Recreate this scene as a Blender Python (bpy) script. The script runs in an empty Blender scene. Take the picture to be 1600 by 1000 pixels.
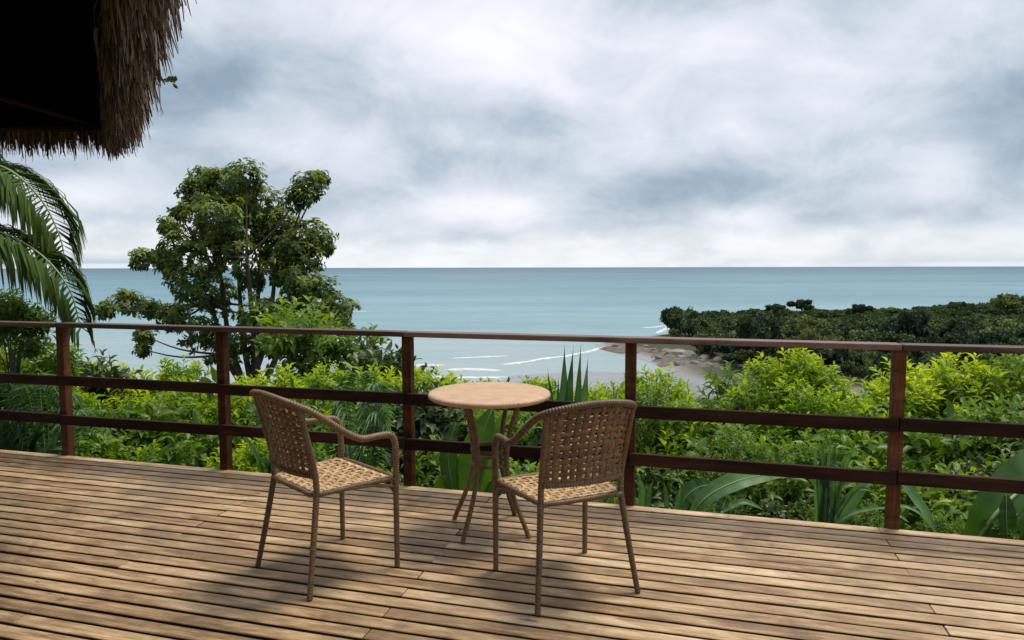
import bpy, bmesh, math, random
import numpy as np
from mathutils import Vector, Matrix, Euler
from math import radians as R, pi, sin, cos

random.seed(7)
rng = np.random.default_rng(7)
SC = bpy.context.scene
COL = SC.collection

# ------------------------------------------------------------------ camera
CAM_H, PITCH, FPX = 1.46, R(4.45), 1067.0
cam_d = bpy.data.cameras.new('camera'); cam = bpy.data.objects.new('camera', cam_d); COL.objects.link(cam)
cam.location = (0, 0, CAM_H)
cam.rotation_euler = (R(90) - PITCH, R(0.12), 0)
cam_d.lens = 24.0; cam_d.sensor_width = 36.0
cam_d.clip_start = 0.05; cam_d.clip_end = 90000
SC.camera = cam

# ------------------------------------------------------------------ sun and sky
SUN_EL, SUN_AZ = R(70), math.atan2(0.80, 0.60)        # azimuth measured from +Y towards +X
sun_d = bpy.data.lights.new('sun', 'SUN'); sun = bpy.data.objects.new('sun', sun_d); COL.objects.link(sun)
sun_d.energy = 3.2; sun_d.angle = R(19); sun_d.color = (1.0, 0.93, 0.82)
sd = Vector((sin(SUN_AZ)*cos(SUN_EL), cos(SUN_AZ)*cos(SUN_EL), sin(SUN_EL)))
sun.rotation_euler = (-sd).to_track_quat('-Z', 'Y').to_euler()
sun.location = (20, 20, 40)

class NT:
    """tiny helper round a node tree"""
    def __init__(s, tree): s.t = tree; s.n = tree.nodes; s.l = tree.links
    def new(s, typ, **kw):
        nd = s.n.new(typ)
        for k, v in kw.items(): setattr(nd, k, v)
        return nd
    def link(s, a, b): s.l.new(a, b)
    def set(s, sock, v):
        if hasattr(v, 'links') or isinstance(v, bpy.types.NodeSocket): s.l.new(v, sock)
        else: sock.default_value = v
    def math(s, op, a, b=None, c=None, clamp=False):
        nd = s.n.new('ShaderNodeMath'); nd.operation = op; nd.use_clamp = clamp
        s.set(nd.inputs[0], a)
        if b is not None: s.set(nd.inputs[1], b)
        if c is not None: s.set(nd.inputs[2], c)
        return nd.outputs[0]
    def mix(s, fac, a, b, blend='MIX'):
        nd = s.n.new('ShaderNodeMix'); nd.data_type = 'RGBA'; nd.blend_type = blend
        s.set(nd.inputs[0], fac)
        s.set(nd.inputs[6], a if not isinstance(a, tuple) else (a + (1,))[:4])
        s.set(nd.inputs[7], b if not isinstance(b, tuple) else (b + (1,))[:4])
        return nd.outputs[2]
    def maprange(s, v, a, b, c, d, smooth=False):
        nd = s.n.new('ShaderNodeMapRange'); nd.interpolation_type = 'SMOOTHSTEP' if smooth else 'LINEAR'
        s.set(nd.inputs[0], v)
        for i, x in enumerate((a, b, c, d)): s.set(nd.inputs[i+1], x)
        return nd.outputs[0]
    def noise(s, vec, scale, detail=4, rough=0.55, dist=0.0):
        nd = s.n.new('ShaderNodeTexNoise'); s.set(nd.inputs['Vector'], vec)
        s.set(nd.inputs['Scale'], scale); nd.inputs['Detail'].default_value = detail
        nd.inputs['Roughness'].default_value = rough; nd.inputs['Distortion'].default_value = dist
        return nd
    def ramp(s, fac, stops, interp='LINEAR'):
        nd = s.n.new('ShaderNodeValToRGB'); nd.color_ramp.interpolation = interp
        el = nd.color_ramp.elements
        while len(el) < len(stops): el.new(0.5)
        for e, (p, c) in zip(el, stops):
            e.position = p; e.color = (c + (1,))[:4] if isinstance(c, tuple) else (c, c, c, 1)
        s.set(nd.inputs[0], fac)
        return nd.outputs[0]
    def sep(s, v):
        nd = s.n.new('ShaderNodeSeparateXYZ'); s.set(nd.inputs[0], v); return nd.outputs
    def comb(s, x, y, z):
        nd = s.n.new('ShaderNodeCombineXYZ')
        for i, q in enumerate((x, y, z)): s.set(nd.inputs[i], q)
        return nd.outputs[0]
    def vscale(s, v, sc):
        nd = s.n.new('ShaderNodeVectorMath'); nd.operation = 'MULTIPLY'; s.set(nd.inputs[0], v); nd.inputs[1].default_value = sc
        return nd.outputs[0]
    def bump(s, h, strength=0.3, dist=0.01):
        nd = s.n.new('ShaderNodeBump'); s.set(nd.inputs['Height'], h)
        nd.inputs['Strength'].default_value = strength; nd.inputs['Distance'].default_value = dist
        return nd.outputs[0]

def build_world():
    w = bpy.data.worlds.new('World'); SC.world = w; w.use_nodes = True
    t = NT(w.node_tree); t.n.clear()
    out = t.new('ShaderNodeOutputWorld'); bg = t.new('ShaderNodeBackground')
    t.link(bg.outputs[0], out.inputs[0]); bg.inputs[1].default_value = 0.1
    sky = t.new('ShaderNodeTexSky'); sky.sky_type = 'NISHITA'; sky.sun_disc = False
    sky.sun_elevation = SUN_EL; sky.sun_rotation = SUN_AZ
    co = t.new('ShaderNodeTexCoord').outputs['Generated']
    x, y, z = t.sep(co)
    zc = t.math('ADD', t.math('MAXIMUM', z, 0.0), 0.34)
    p = t.comb(t.math('DIVIDE', x, zc), t.math('DIVIDE', y, zc), 0.0)
    n1 = t.noise(p, 0.9, 3, 0.45, 0.5).outputs[0]
    p2 = t.comb(t.math('ADD', t.math('DIVIDE', x, zc), 7.3), t.math('DIVIDE', y, zc), 3.1)
    n2 = t.noise(p2, 3.2, 6, 0.5, 0.3).outputs[0]
    pv = t.vscale(co, (1.0, 1.0, 1.6))
    n3 = t.noise(pv, 6.5, 10, 0.60, 0.5).outputs[0]
    base = t.math('ADD', t.math('ADD', t.math('MULTIPLY', n1, 0.44), t.math('MULTIPLY', n2, 0.40)), t.math('MULTIPLY', n3, 0.46))
    # broad cloud masses: (azimuth tangent, elevation tangent, width, height, amount)
    yy = t.math('MAXIMUM', y, 0.02)
    a = t.math('DIVIDE', x, yy); e = t.math('DIVIDE', z, yy)
    for (ca, ce, wa, we, am) in CLOUD_MASSES:
        da = t.math('DIVIDE', t.math('SUBTRACT', a, ca), wa)
        de = t.math('DIVIDE', t.math('SUBTRACT', e, ce), we)
        r2 = t.math('ADD', t.math('MULTIPLY', da, da), t.math('MULTIPLY', de, de))
        g = t.math('POWER', 2.718, t.math('MULTIPLY', r2, -1.0))
        base = t.math('ADD', base, t.math('MULTIPLY', g, am))
    col = t.ramp(base, [(0.40, (0.27, 0.36, 0.45)), (0.52, (0.42, 0.505, 0.59)), (0.645, (0.62, 0.675, 0.75)),
                        (0.79, (0.80, 0.82, 0.89)), (0.94, (0.92, 0.925, 0.95))])
    # clear bright strip below the cloud base, ragged edge
    ed = t.math('ADD', z, t.math('MULTIPLY', t.math('SUBTRACT', n3, 0.5), 0.11))
    strip = t.maprange(ed, 0.034, 0.060, 1.0, 0.0, True)
    an = t.noise(t.comb(t.math('MULTIPLY', a, 4.0), t.math('MULTIPLY', z, 12.0), 1.7), 1.3, 4, .6).outputs[0]
    side = t.math('MULTIPLY', t.maprange(a, 0.25, 0.75, 1.0, 0.65, True), t.maprange(an, .34, .62, .45, 1.0, True))
    col = t.mix(t.math('MULTIPLY', strip, side), col, (0.87, 0.90, 0.92))
    # low far cloud bank lying on the horizon
    bank_n = t.noise(t.comb(t.math('MULTIPLY', a, 3.0), 0.0, 0.0), 2.0, 3).outputs[0]
    bank = t.maprange(z, 0.004, t.math('ADD', 0.010, t.math('MULTIPLY', bank_n, 0.024)), 1.0, 0.0, True)
    lowside = t.maprange(a, -0.30, -0.55, 0.0, 0.75, True)
    lowr = t.maprange(a, 0.30, 0.70, 0.0, 0.35, True)
    low = t.math('MULTIPLY', t.maprange(z, 0.003, 0.007, 0.25, 1.0, True), bank)
    col = t.mix(t.math('MULTIPLY', low, t.math('ADD', lowside, lowr)), col, (0.36, 0.48, 0.57))
    below = t.maprange(z, -0.02, 0.0, 1.0, 0.0)
    col = t.mix(below, col, (0.30, 0.38, 0.42))
    col = t.vscale(col, (10.0, 10.0, 10.0))
    col = t.mix(0.94, sky.outputs[0], col)
    t.link(col, bg.inputs[0])
CLOUD_MASSES = [(-0.04, 0.36, 0.26, 0.10, 0.20), (-0.45, 0.27, 0.19, 0.065, -0.25), (-0.20, 0.095, 0.20, 0.035, -0.20), (-0.02, 0.215, 0.16, 0.04, -0.11),
                (0.27, 0.115, 0.17, 0.045, -0.18), (-0.04, 0.088, 0.12, 0.028, 0.26), (0.42, 0.28, 0.25, 0.10, 0.12), (0.32, 0.072, 0.07, 0.02, 0.24), (0.62, 0.13, 0.06, 0.04, 0.2),
                (0.75, 0.22, 0.13, 0.10, -0.13), (-0.30, 0.19, 0.16, 0.03, 0.07), (0.60, 0.075, 0.2, 0.022, -0.06), (-0.62, 0.11, 0.1, 0.025, 0.2), (0.26, 0.40, 0.2, 0.05, -0.13)]
build_world()
SC.view_settings.view_transform = 'Standard'; SC.view_settings.look = 'None'
SC.view_settings.exposure = 0.16; SC.view_settings.gamma = 1.0; SC.view_settings.use_curve_mapping = False
SC.cycles.max_bounces = 8; SC.cycles.transparent_max_bounces = 12

# ------------------------------------------------------------------ helpers
CP, SP = cos(PITCH), sin(PITCH)
def ray(px, py):
    u, v = (px-800)/FPX, (500-py)/FPX
    return Vector((u, CP + v*SP, -SP + v*CP))
def at(px, py, Y):                       # survey point at a given distance
    d = ray(px, py); k = Y/d.y
    return Vector((d.x*k, Y, CAM_H + d.z*k))
def atz(px, py, z=0.0):                  # survey point at a given height
    d = ray(px, py); k = (z-CAM_H)/d.z
    return Vector((d.x*k, d.y*k, z))
def to_px(p):
    v = Vector(p) - Vector((0, 0, CAM_H))
    f = v.y*CP - v.z*SP; up = v.y*SP + v.z*CP
    return 800 + FPX*v.x/f, 500 - FPX*up/f

def tag(o, label=None, cat=None, group=None, kind=None):
    for k, v in (('label', label), ('category', cat), ('group', group), ('kind', kind)):
        if v: o[k] = v
    return o
def link(o, parent=None):
    COL.objects.link(o)
    if parent is not None: o.parent = parent
    return o
def empty(name, loc=(0, 0, 0), rz=0.0, **kw):
    o = bpy.data.objects.new(name, None); o.empty_display_size = 0.1
    o.location = loc; o.rotation_euler = (0, 0, rz); COL.objects.link(o)
    return tag(o, **kw)
def obj(name, me, mat=None, parent=None, **kw):
    if mat is not None and not me.materials: me.materials.append(mat)
    return tag(link(bpy.data.objects.new(name, me), parent), **kw)
def mesh_np(name, V, F, attrs=None, smooth=False):
    V = np.asarray(V, np.float32); me = bpy.data.meshes.new(name)
    F = [np.asarray(f, np.int32) for f in (F if isinstance(F, list) else [F]) if len(f)]
    me.vertices.add(len(V)); me.vertices.foreach_set('co', V.ravel())
    nl = sum(f.size for f in F); npoly = sum(len(f) for f in F)
    me.loops.add(nl); me.polygons.add(npoly)
    me.loops.foreach_set('vertex_index', np.concatenate([f.ravel() for f in F]))
    tot = np.concatenate([np.full(len(f), f.shape[1], np.int32) for f in F])
    st = np.concatenate([[0], np.cumsum(tot)[:-1]]).astype(np.int32)
    me.polygons.foreach_set('loop_start', st)
    try: me.polygons.foreach_set('loop_total', tot)
    except Exception: pass
    if attrs:
        for k, v in attrs.items():
            me.attributes.new(k, 'FLOAT', 'POINT').data.foreach_set('value', np.asarray(v, np.float32))
    if smooth: me.polygons.foreach_set('use_smooth', np.ones(npoly, bool))
    me.update(calc_edges=True); me.validate()
    return me
def box_mesh(name, sx, sy, sz, bevel=0.004, center=(0, 0, 0), seg=1):
    bm = bmesh.new(); bmesh.ops.create_cube(bm, size=1.0)
    for v in bm.verts: v.co = Vector((v.co.x*sx + center[0], v.co.y*sy + center[1], v.co.z*sz + center[2]))
    if bevel: bmesh.ops.bevel(bm, geom=bm.edges[:], offset=bevel, segments=seg, affect='EDGES', profile=0.5)
    me = bpy.data.meshes.new(name); bm.to_mesh(me); bm.free()
    return me
def spline(pts, step):
    P = [np.array(p, float) for p in pts]
    P = [2*P[0]-P[1]] + P + [2*P[-1]-P[-2]]
    out = []
    for i in range(1, len(P)-2):
        p0, p1, p2, p3 = P[i-1:i+3]
        n = max(1, int(np.linalg.norm(p2-p1)/step + .5))
        for k in range(n):
            t = k/n
            out.append(.5*((2*p1)+(-p0+p2)*t+(2*p0-5*p1+4*p2-p3)*t*t+(-p0+3*p1-3*p2+p3)*t**3))
    out.append(P[-2])
    return np.array(out)
def tube_arrays(C, rad, ns=8, cap=True):
    C = np.asarray(C, float); n = len(C)
    rad = np.broadcast_to(np.asarray(rad, float), (n,))
    T = np.gradient(C, axis=0); T /= np.linalg.norm(T, axis=1, keepdims=True) + 1e-12
    ref = np.array((0., 0., 1.)) if abs(T[0][2]) < .9 else np.array((1., 0., 0.))
    N = np.cross(T[0], ref); N /= np.linalg.norm(N)
    V = np.empty((n, ns, 3)); ang = np.arange(ns)*2*pi/ns
    for i in range(n):
        N = N - T[i]*np.dot(N, T[i]); N /= np.linalg.norm(N); B = np.cross(T[i], N)
        V[i] = C[i] + rad[i]*(np.cos(ang)[:, None]*N + np.sin(ang)[:, None]*B)
    i = np.arange(n-1)[:, None]*ns; j = np.arange(ns)[None, :]; k = (np.arange(ns)+1)[None, :] % ns
    Q = np.stack([i+j, i+k, i+ns+k, i+ns+j], -1).reshape(-1, 4)
    V = V.reshape(-1, 3); Tr = np.zeros((0, 3), int)
    if cap:
        a = len(V); V = np.vstack([V, C[0], C[-1]]); jj = np.arange(ns); kk = (jj+1) % ns
        Tr = np.vstack([np.stack([kk, jj, np.full(ns, a)], -1), np.stack([(n-1)*ns+jj, (n-1)*ns+kk, np.full(ns, a+1)], -1)])
    return V, Q, Tr
def tube_mesh(name, pts, rad, step=.03, ns=8, wrap=0.0, pitch=.013):
    C = spline(pts, pitch/4 if wrap else step)
    s = np.concatenate([[0], np.cumsum(np.linalg.norm(np.diff(C, axis=0), axis=1))])
    r0 = np.interp(s/s[-1], np.linspace(0, 1, len(rad)), rad) if hasattr(rad, '__len__') else np.full(len(C), rad)
    if wrap: r0 = r0*(1 - wrap*.5*(1+np.cos(2*pi*s/pitch)))
    V, Q, Tr = tube_arrays(C, r0, ns)
    return mesh_np(name, V, [Q, Tr], smooth=True)
class Soup:
    """collects many pieces into one mesh"""
    def __init__(s): s.V = []; s.Q = []; s.T = []; s.A = []; s.n = 0
    def add(s, V, Q=None, T=None, a=0.0):
        s.V.append(np.asarray(V, float))
        if Q is not None and len(Q): s.Q.append(np.asarray(Q)+s.n)
        if T is not None and len(T): s.T.append(np.asarray(T)+s.n)
        s.A.append(np.broadcast_to(np.asarray(a, float), (len(V),))); s.n += len(V)
    def tube(s, pts, rad, step=.15, ns=5, a=0.0):
        C = spline(pts, step); r = np.linspace(rad[0], rad[1], len(C))
        V, Q, Tr = tube_arrays(C, r, ns); s.add(V, Q, Tr, a)
    def mesh(s, name, smooth=False):
        F = []
        if s.Q: F.append(np.concatenate(s.Q))
        if s.T: F.append(np.concatenate(s.T))
        return mesh_np(name, np.concatenate(s.V), F, {'tint': np.concatenate(s.A)}, smooth)
def unit(v): return v/(np.linalg.norm(v, axis=-1, keepdims=True)+1e-9)
def leaves(soup, base, axis, nrm, L, W, tint, droop=.15, fold=.18):
    """many folded pointed leaves at once"""
    n = len(base); axis = unit(axis); side = unit(np.cross(axis, nrm)); nrm = np.cross(side, axis)
    L = np.broadcast_to(L, (n,))[:, None]; W = np.broadcast_to(W, (n,))[:, None]
    dr = np.broadcast_to(droop, (n,))[:, None]
    mid = base + axis*L*.42
    V = np.stack([base, mid + side*W*.5 + nrm*W*fold, mid + axis*L*.30 + side*W*.36 + nrm*(W*fold-L*dr*.35), base + axis*L - nrm*L*dr,
                  mid + axis*L*.30 - side*W*.36 + nrm*(W*fold-L*dr*.35), mid - side*W*.5 + nrm*W*fold, mid + axis*L*.12 - nrm*L*dr*.12], 1)
    b = (np.arange(n)*7)[:, None]
    T = np.concatenate([b+np.array([[0, 6, 1]]), b+np.array([[0, 5, 6]])])
    Q = np.concatenate([b+np.array([[1, 6, 3, 2]]), b+np.array([[6, 5, 4, 3]])])
    soup.add(V.reshape(-1, 3), Q, T, np.repeat(np.broadcast_to(tint, (n,)), 7))

# ------------------------------------------------------------------ materials
def new_mat(name):
    m = bpy.data.materials.new(name); m.use_nodes = True
    t = NT(m.node_tree); t.b = t.n['Principled BSDF']; t.out = t.n['Material Output']
    return m, t
def mat_wood(name, cols, rough=.7, axis_scale=(1.2, 26, 26), stain=.5, world_stain=True, bump=.35, rand=.25):
    m, t = new_mat(name)
    tc = t.new('ShaderNodeTexCoord').outputs['Object']; oi = t.new('ShaderNodeObjectInfo').outputs['Random']
    off = t.comb(t.math('MULTIPLY', oi, 37.0), t.math('MULTIPLY', oi, 91.0), t.math('MULTIPLY', oi, 53.0))
    va = t.new('ShaderNodeVectorMath'); va.operation = 'ADD'; t.set(va.inputs[0], tc); t.set(va.inputs[1], off)
    g = t.noise(t.vscale(va.outputs[0], axis_scale), 2.2, 6, .62, .5).outputs[0]
    fine = t.noise(t.vscale(va.outputs[0], (axis_scale[0]*4, axis_scale[1]*5, axis_scale[2]*5)), 2.0, 3, .6).outputs[0]
    broad = t.noise(t.vscale(va.outputs[0], (1.4, 7, 7)), 1.9, 5, .65, .8).outputs[0]
    v = t.math('ADD', t.math('MULTIPLY', g, .34), t.math('ADD', t.math('MULTIPLY', fine, .18), t.math('MULTIPLY', broad, .50)))
    v = t.math('ADD', v, t.math('MULTIPLY', t.math('SUBTRACT', oi, .5), rand))
    c = t.ramp(v, [(.28, cols[0]), (.43, cols[1]), (.54, cols[2]), (.69, cols[3])])
    gp = t.new('ShaderNodeNewGeometry').outputs['Position']
    st = t.noise(gp, 2.3, 6, .66, 1.0).outputs[0]
    if stain:
        s = t.maprange(st, .50, .70, 0, stain, True)
        c = t.mix(s, c, cols[4], 'MIX')
        kn = t.noise(t.vscale(va.outputs[0], (5, 14, 14)), 1.3, 2, .5, .2).outputs[0]
        c = t.mix(t.maprange(kn, .70, .80, 0, .75, True), c, cols[0])
        mo = t.noise(gp, 5.5, 4, .6).outputs[0]
        c = t.mix(t.maprange(mo, .60, .78, 0, .45, True), c, cols[5])
        if len(cols) > 6:                      # broad weathering: greyed and mildewed areas, bleached areas, small dark spots
            wz = t.noise(gp, .75, 5, .65, .6).outputs[0]
            c = t.mix(t.maprange(wz, .50, .66, 0, .55, True), c, cols[6])
            wb = t.noise(t.vscale(va.outputs[0], (.8, 9, 9)), 1.6, 5, .7, 1.2).outputs[0]
            c = t.mix(t.maprange(wb, .56, .70, 0, .55, True), c, cols[7])
            sp = t.noise(gp, 17, 3, .6, .4).outputs[0]
            c = t.mix(t.maprange(sp, .69, .75, 0, .7, True), c, cols[0])
    t.link(c, t.b.inputs['Base Color'])
    t.set(t.b.inputs['Roughness'], t.maprange(g, .3, .7, rough-.1, rough+.1))
    t.b.inputs['Specular IOR Level'].default_value = .42 if len(cols) > 6 else .0 if rough > .9 else .10 if rough > .6 else .3
    t.link(t.bump(t.math('ADD', g, t.math('MULTIPLY', fine, .6)), bump, .004), t.b.inputs['Normal'])
    return m
M_DECK = mat_wood('weathered_deck_wood', [(.050, .026, .012), (.215, .124, .056), (.43, .285, .145), (.68, .525, .345), (.105, .064, .032), (.42, .22, .068), (.205, .145, .085), (.135, .080, .038)], axis_scale=(2.2, 60, 60), bump=.35, rand=.11, stain=.62, rough=.5)
M_EDGE = mat_wood('gap_shade_plank_edge', [(.03, .02, .012), (.05, .034, .02), (.08, .055, .034), (.11, .08, .05), (.04, .03, .02), (.06, .04, .025)], rough=.85)  # plank sides coloured dark so the gaps between boards read as shaded
M_RAIL = mat_wood('dark_rail_wood', [(.006, .003, .002), (.015, .007, .004), (.030, .013, .007), (.065, .029, .015), (.02, .01, .007), (.07, .03, .014)], rough=.7, stain=.3, bump=.25, rand=.15)
M_POST = mat_wood('rust_brown_post_wood', [(.018, .007, .004), (.055, .021, .009), (.10, .040, .016), (.17, .075, .032), (.03, .013, .007), (.12, .05, .02)], rough=.65, stain=.35, bump=.3, axis_scale=(26, 26, 1.2), rand=.15)
M_CAP = mat_wood('worn_cap_wood', [(.03, .015, .010), (.065, .035, .024), (.12, .07, .052), (.19, .125, .10), (.04, .02, .014), (.09, .05, .035)], rough=.5, stain=.4, bump=.25)
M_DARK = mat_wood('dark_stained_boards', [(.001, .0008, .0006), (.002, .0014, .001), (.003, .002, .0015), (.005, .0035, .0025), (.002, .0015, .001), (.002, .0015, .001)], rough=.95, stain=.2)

def mat_cane(name, c1, c2, c3, rough=.45):
    m, t = new_mat(name)
    tc = t.new('ShaderNodeTexCoord').outputs['Object']; oi = t.new('ShaderNodeObjectInfo').outputs['Random']
    n = t.noise(tc, 45, 4, .6).outputs[0]; f = t.noise(tc, 400, 2, .6).outputs[0]
    v = t.math('ADD', t.math('ADD', t.math('MULTIPLY', n, .7), t.math('MULTIPLY', f, .3)), t.math('MULTIPLY', t.math('SUBTRACT', oi, .5), .25))
    t.link(t.ramp(v, [(.3, c1), (.5, c2), (.72, c3)]), t.b.inputs['Base Color'])
    t.b.inputs['Roughness'].default_value = rough
    t.link(t.bump(f, .25, .001), t.b.inputs['Normal'])
    return m
M_CANE = mat_cane('woven_cane', (.27, .152, .060), (.43, .268, .115), (.57, .39, .195))
M_TUBE = mat_cane('wrapped_cane_tube', (.065, .034, .012), (.125, .070, .027), (.21, .125, .055))
M_TOP = None
def mat_tabletop():
    m, t = new_mat('woven_table_top')
    tc = t.new('ShaderNodeTexCoord').outputs['Object']
    x, y, z = t.sep(tc)
    wv = t.math('MULTIPLY', t.math('SINE', t.math('MULTIPLY', x, 520)), t.math('SINE', t.math('MULTIPLY', y, 520)))
    n = t.noise(tc, 14, 5, .6).outputs[0]
    v = t.math('ADD', t.math('MULTIPLY', n, .5), t.math('ADD', t.math('MULTIPLY', wv, .14), .18))
    t.link(t.ramp(v, [(.25, (.34, .205, .11)), (.45, (.50, .325, .19)), (.65, (.58, .40, .25))]), t.b.inputs['Base Color'])
    t.b.inputs['Roughness'].default_value = .55
    t.link(t.bump(wv, .35, .0015), t.b.inputs['Normal'])
    return m
M_TOP = mat_tabletop()

def mat_leaf(name, dark, mid, lite, young, trans=.35, rough=.42, tcol=None, rand=.3, spec=.5):
    m, t = new_mat(name)
    a = t.new('ShaderNodeAttribute'); a.attribute_name = 'tint'
    oi = t.new('ShaderNodeObjectInfo').outputs['Random']
    v = t.math('ADD', a.outputs['Fac'], t.math('MULTIPLY', t.math('SUBTRACT', oi, .5), rand))
    tc = t.new('ShaderNodeTexCoord').outputs['Object']
    n = t.noise(tc, 9, 3, .6).outputs[0]
    v = t.math('ADD', v, t.math('MULTIPLY', t.math('SUBTRACT', n, .5), .3))
    c = t.ramp(v, [(.05, dark), (.35, mid), (.65, lite), (.95, young)])
    t.link(c, t.b.inputs['Base Color']); t.b.inputs['Roughness'].default_value = rough
    t.b.inputs['Specular IOR Level'].default_value = spec
    tr = t.new('ShaderNodeBsdfTranslucent')
    t.link(t.mix(1.0, c, tcol or (1.5, 1.35, .5), 'MULTIPLY'), tr.inputs[0])
    mx = t.new('ShaderNodeMixShader'); mx.inputs[0].default_value = trans
    t.link(t.b.outputs[0], mx.inputs[1]); t.link(tr.outputs[0], mx.inputs[2]); t.link(mx.outputs[0], t.out.inputs[0])
    return m
M_LEAF_Y = mat_leaf('yellow_green_leaf', (.028, .074, .007), (.105, .235, .011), (.26, .40, .014), (.50, .56, .020), trans=.5, spec=.3)
M_LEAF_G = mat_leaf('mid_green_leaf', (.026, .062, .010), (.070, .150, .018), (.14, .25, .025), (.26, .37, .03), trans=.42, spec=.35)
M_LEAF_D = mat_leaf('dark_glossy_leaf', (.014, .034, .011), (.034, .070, .018), (.065, .115, .026), (.12, .18, .04), trans=.3, rough=.42)
M_LEAF_T = mat_leaf('tree_leaf', (.026, .056, .012), (.064, .120, .020), (.13, .20, .034), (.24, .30, .06), trans=.38, rough=.5, spec=.35)
M_LEAF_F = mat_leaf('headland_leaf', (.012, .027, .013), (.031, .066, .024), (.070, .115, .034), (.15, .19, .05), trans=.2, rough=.85, rand=1.0)
M_BLADE = mat_leaf('blade_leaf', (.030, .075, .030), (.055, .125, .045), (.09, .19, .07), (.15, .27, .11), trans=.34, rough=.42, spec=.28, tcol=(1.2, 1.4, .5))
M_BANANA = mat_leaf('banana_leaf', (.022, .062, .014), (.040, .105, .018), (.062, .145, .022), (.11, .21, .03), trans=.38, rough=.4, tcol=(1.3, 1.4, .4))
M_PALM = mat_leaf('palm_leaflet', (.010, .030, .008), (.024, .056, .011), (.048, .095, .016), (.08, .13, .025), trans=.2, rough=.65, spec=.12)
def mat_plain(name, c1, c2, scale=8, rough=.85, bump=.4, stretch=(1, 1, 1)):
    m, t = new_mat(name)
    tc = t.new('ShaderNodeTexCoord').outputs['Object']
    n = t.noise(t.vscale(tc, stretch), scale, 6, .65).outputs[0]
    t.link(t.ramp(n, [(.3, c1), (.7, c2)]), t.b.inputs['Base Color'])
    t.b.inputs['Roughness'].default_value = rough
    t.link(t.bump(n, bump, .02), t.b.inputs['Normal'])
    return m
M_BARK = mat_plain('grey_brown_bark', (.035, .028, .021), (.10, .08, .06), 10, stretch=(3, 3, .6))
M_STEM = mat_plain('green_brown_stem', (.05, .045, .02), (.12, .11, .05), 14)
M_RIB = mat_plain('pale_midrib', (.16, .24, .08), (.24, .34, .13), 20, rough=.5, bump=.1)
M_ROCK = mat_plain('pale_shore_rock', (.10, .088, .076), (.36, .325, .29), .35, rough=.9, bump=.6)
M_SHELF = mat_plain('brown_shore_shelf', (.040, .032, .026), (.165, .135, .11), .30, rough=.8, bump=.6)
def mat_thatch():
    m, t = new_mat('dry_thatch')
    a = t.new('ShaderNodeAttribute'); a.attribute_name = 'tint'
    tc = t.new('ShaderNodeTexCoord').outputs['Object']
    n = t.noise(t.vscale(tc, (60, 60, 8)), 1.0, 3, .6).outputs[0]
    v = t.math('ADD', t.math('MULTIPLY', a.outputs['Fac'], .75), t.math('MULTIPLY', n, .25))
    t.link(t.ramp(v, [(.1, (.035, .022, .013)), (.4, (.10, .066, .038)), (.7, (.21, .15, .095)), (1.0, (.38, .29, .20))]), t.b.inputs['Base Color'])
    t.b.inputs['Roughness'].default_value = .7
    return m
M_THATCH = mat_thatch()

# ------------------------------------------------------------------ terrain, sea, shore
SEA_Z = -55.0
def smooth(a, b, x): t = np.clip((x-a)/(b-a), 0, 1); return t*t*(3-2*t)
def vnoise(X, Y, s, seed=0):
    """cheap smooth value noise"""
    r = np.random.default_rng(seed).random((64, 64))
    x, y = X/s, Y/s; i, j = np.floor(x).astype(int), np.floor(y).astype(int)
    f, g = x-i, y-j; f = f*f*(3-2*f); g = g*g*(3-2*g)
    q = lambda a, b: r[a % 64, b % 64]
    return (q(i, j)*(1-f)+q(i+1, j)*f)*(1-g) + (q(i, j+1)*(1-f)+q(i+1, j+1)*f)*g - .5
# shoreline polygon of the headland in plan (x, y)
SHORE = np.array([(82, 340), (84, 385), (76, 418), (62, 470), (58, 492), (84, 520), (122, 560), (152, 600), (200, 628), (280, 645), (380, 665), (520, 700), (760, 770), (900, 800), (900, 290), (100, 290)], float)
def signed_dist(X, Y, P):
    inside = np.zeros(X.shape, bool); d = np.full(X.shape, 1e9)
    for a, b in zip(P, np.roll(P, -1, 0)):
        e = b-a; t = np.clip(((X-a[0])*e[0]+(Y-a[1])*e[1])/(e@e), 0, 1)
        d = np.minimum(d, np.hypot(X-a[0]-t*e[0], Y-a[1]-t*e[1]))
        c = ((a[1] > Y) != (b[1] > Y)) & (X < (b[0]-a[0])*(Y-a[1])/(b[1]-a[1]+1e-12)+a[0])
        inside ^= c
    return np.where(inside, d, -d)
RAIL_N = np.array((.2639, .9646)); RAIL_D = np.array((.9646, -.2639)); RAIL_W = 4.13       # normal, direction, distance of the railing line
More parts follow.
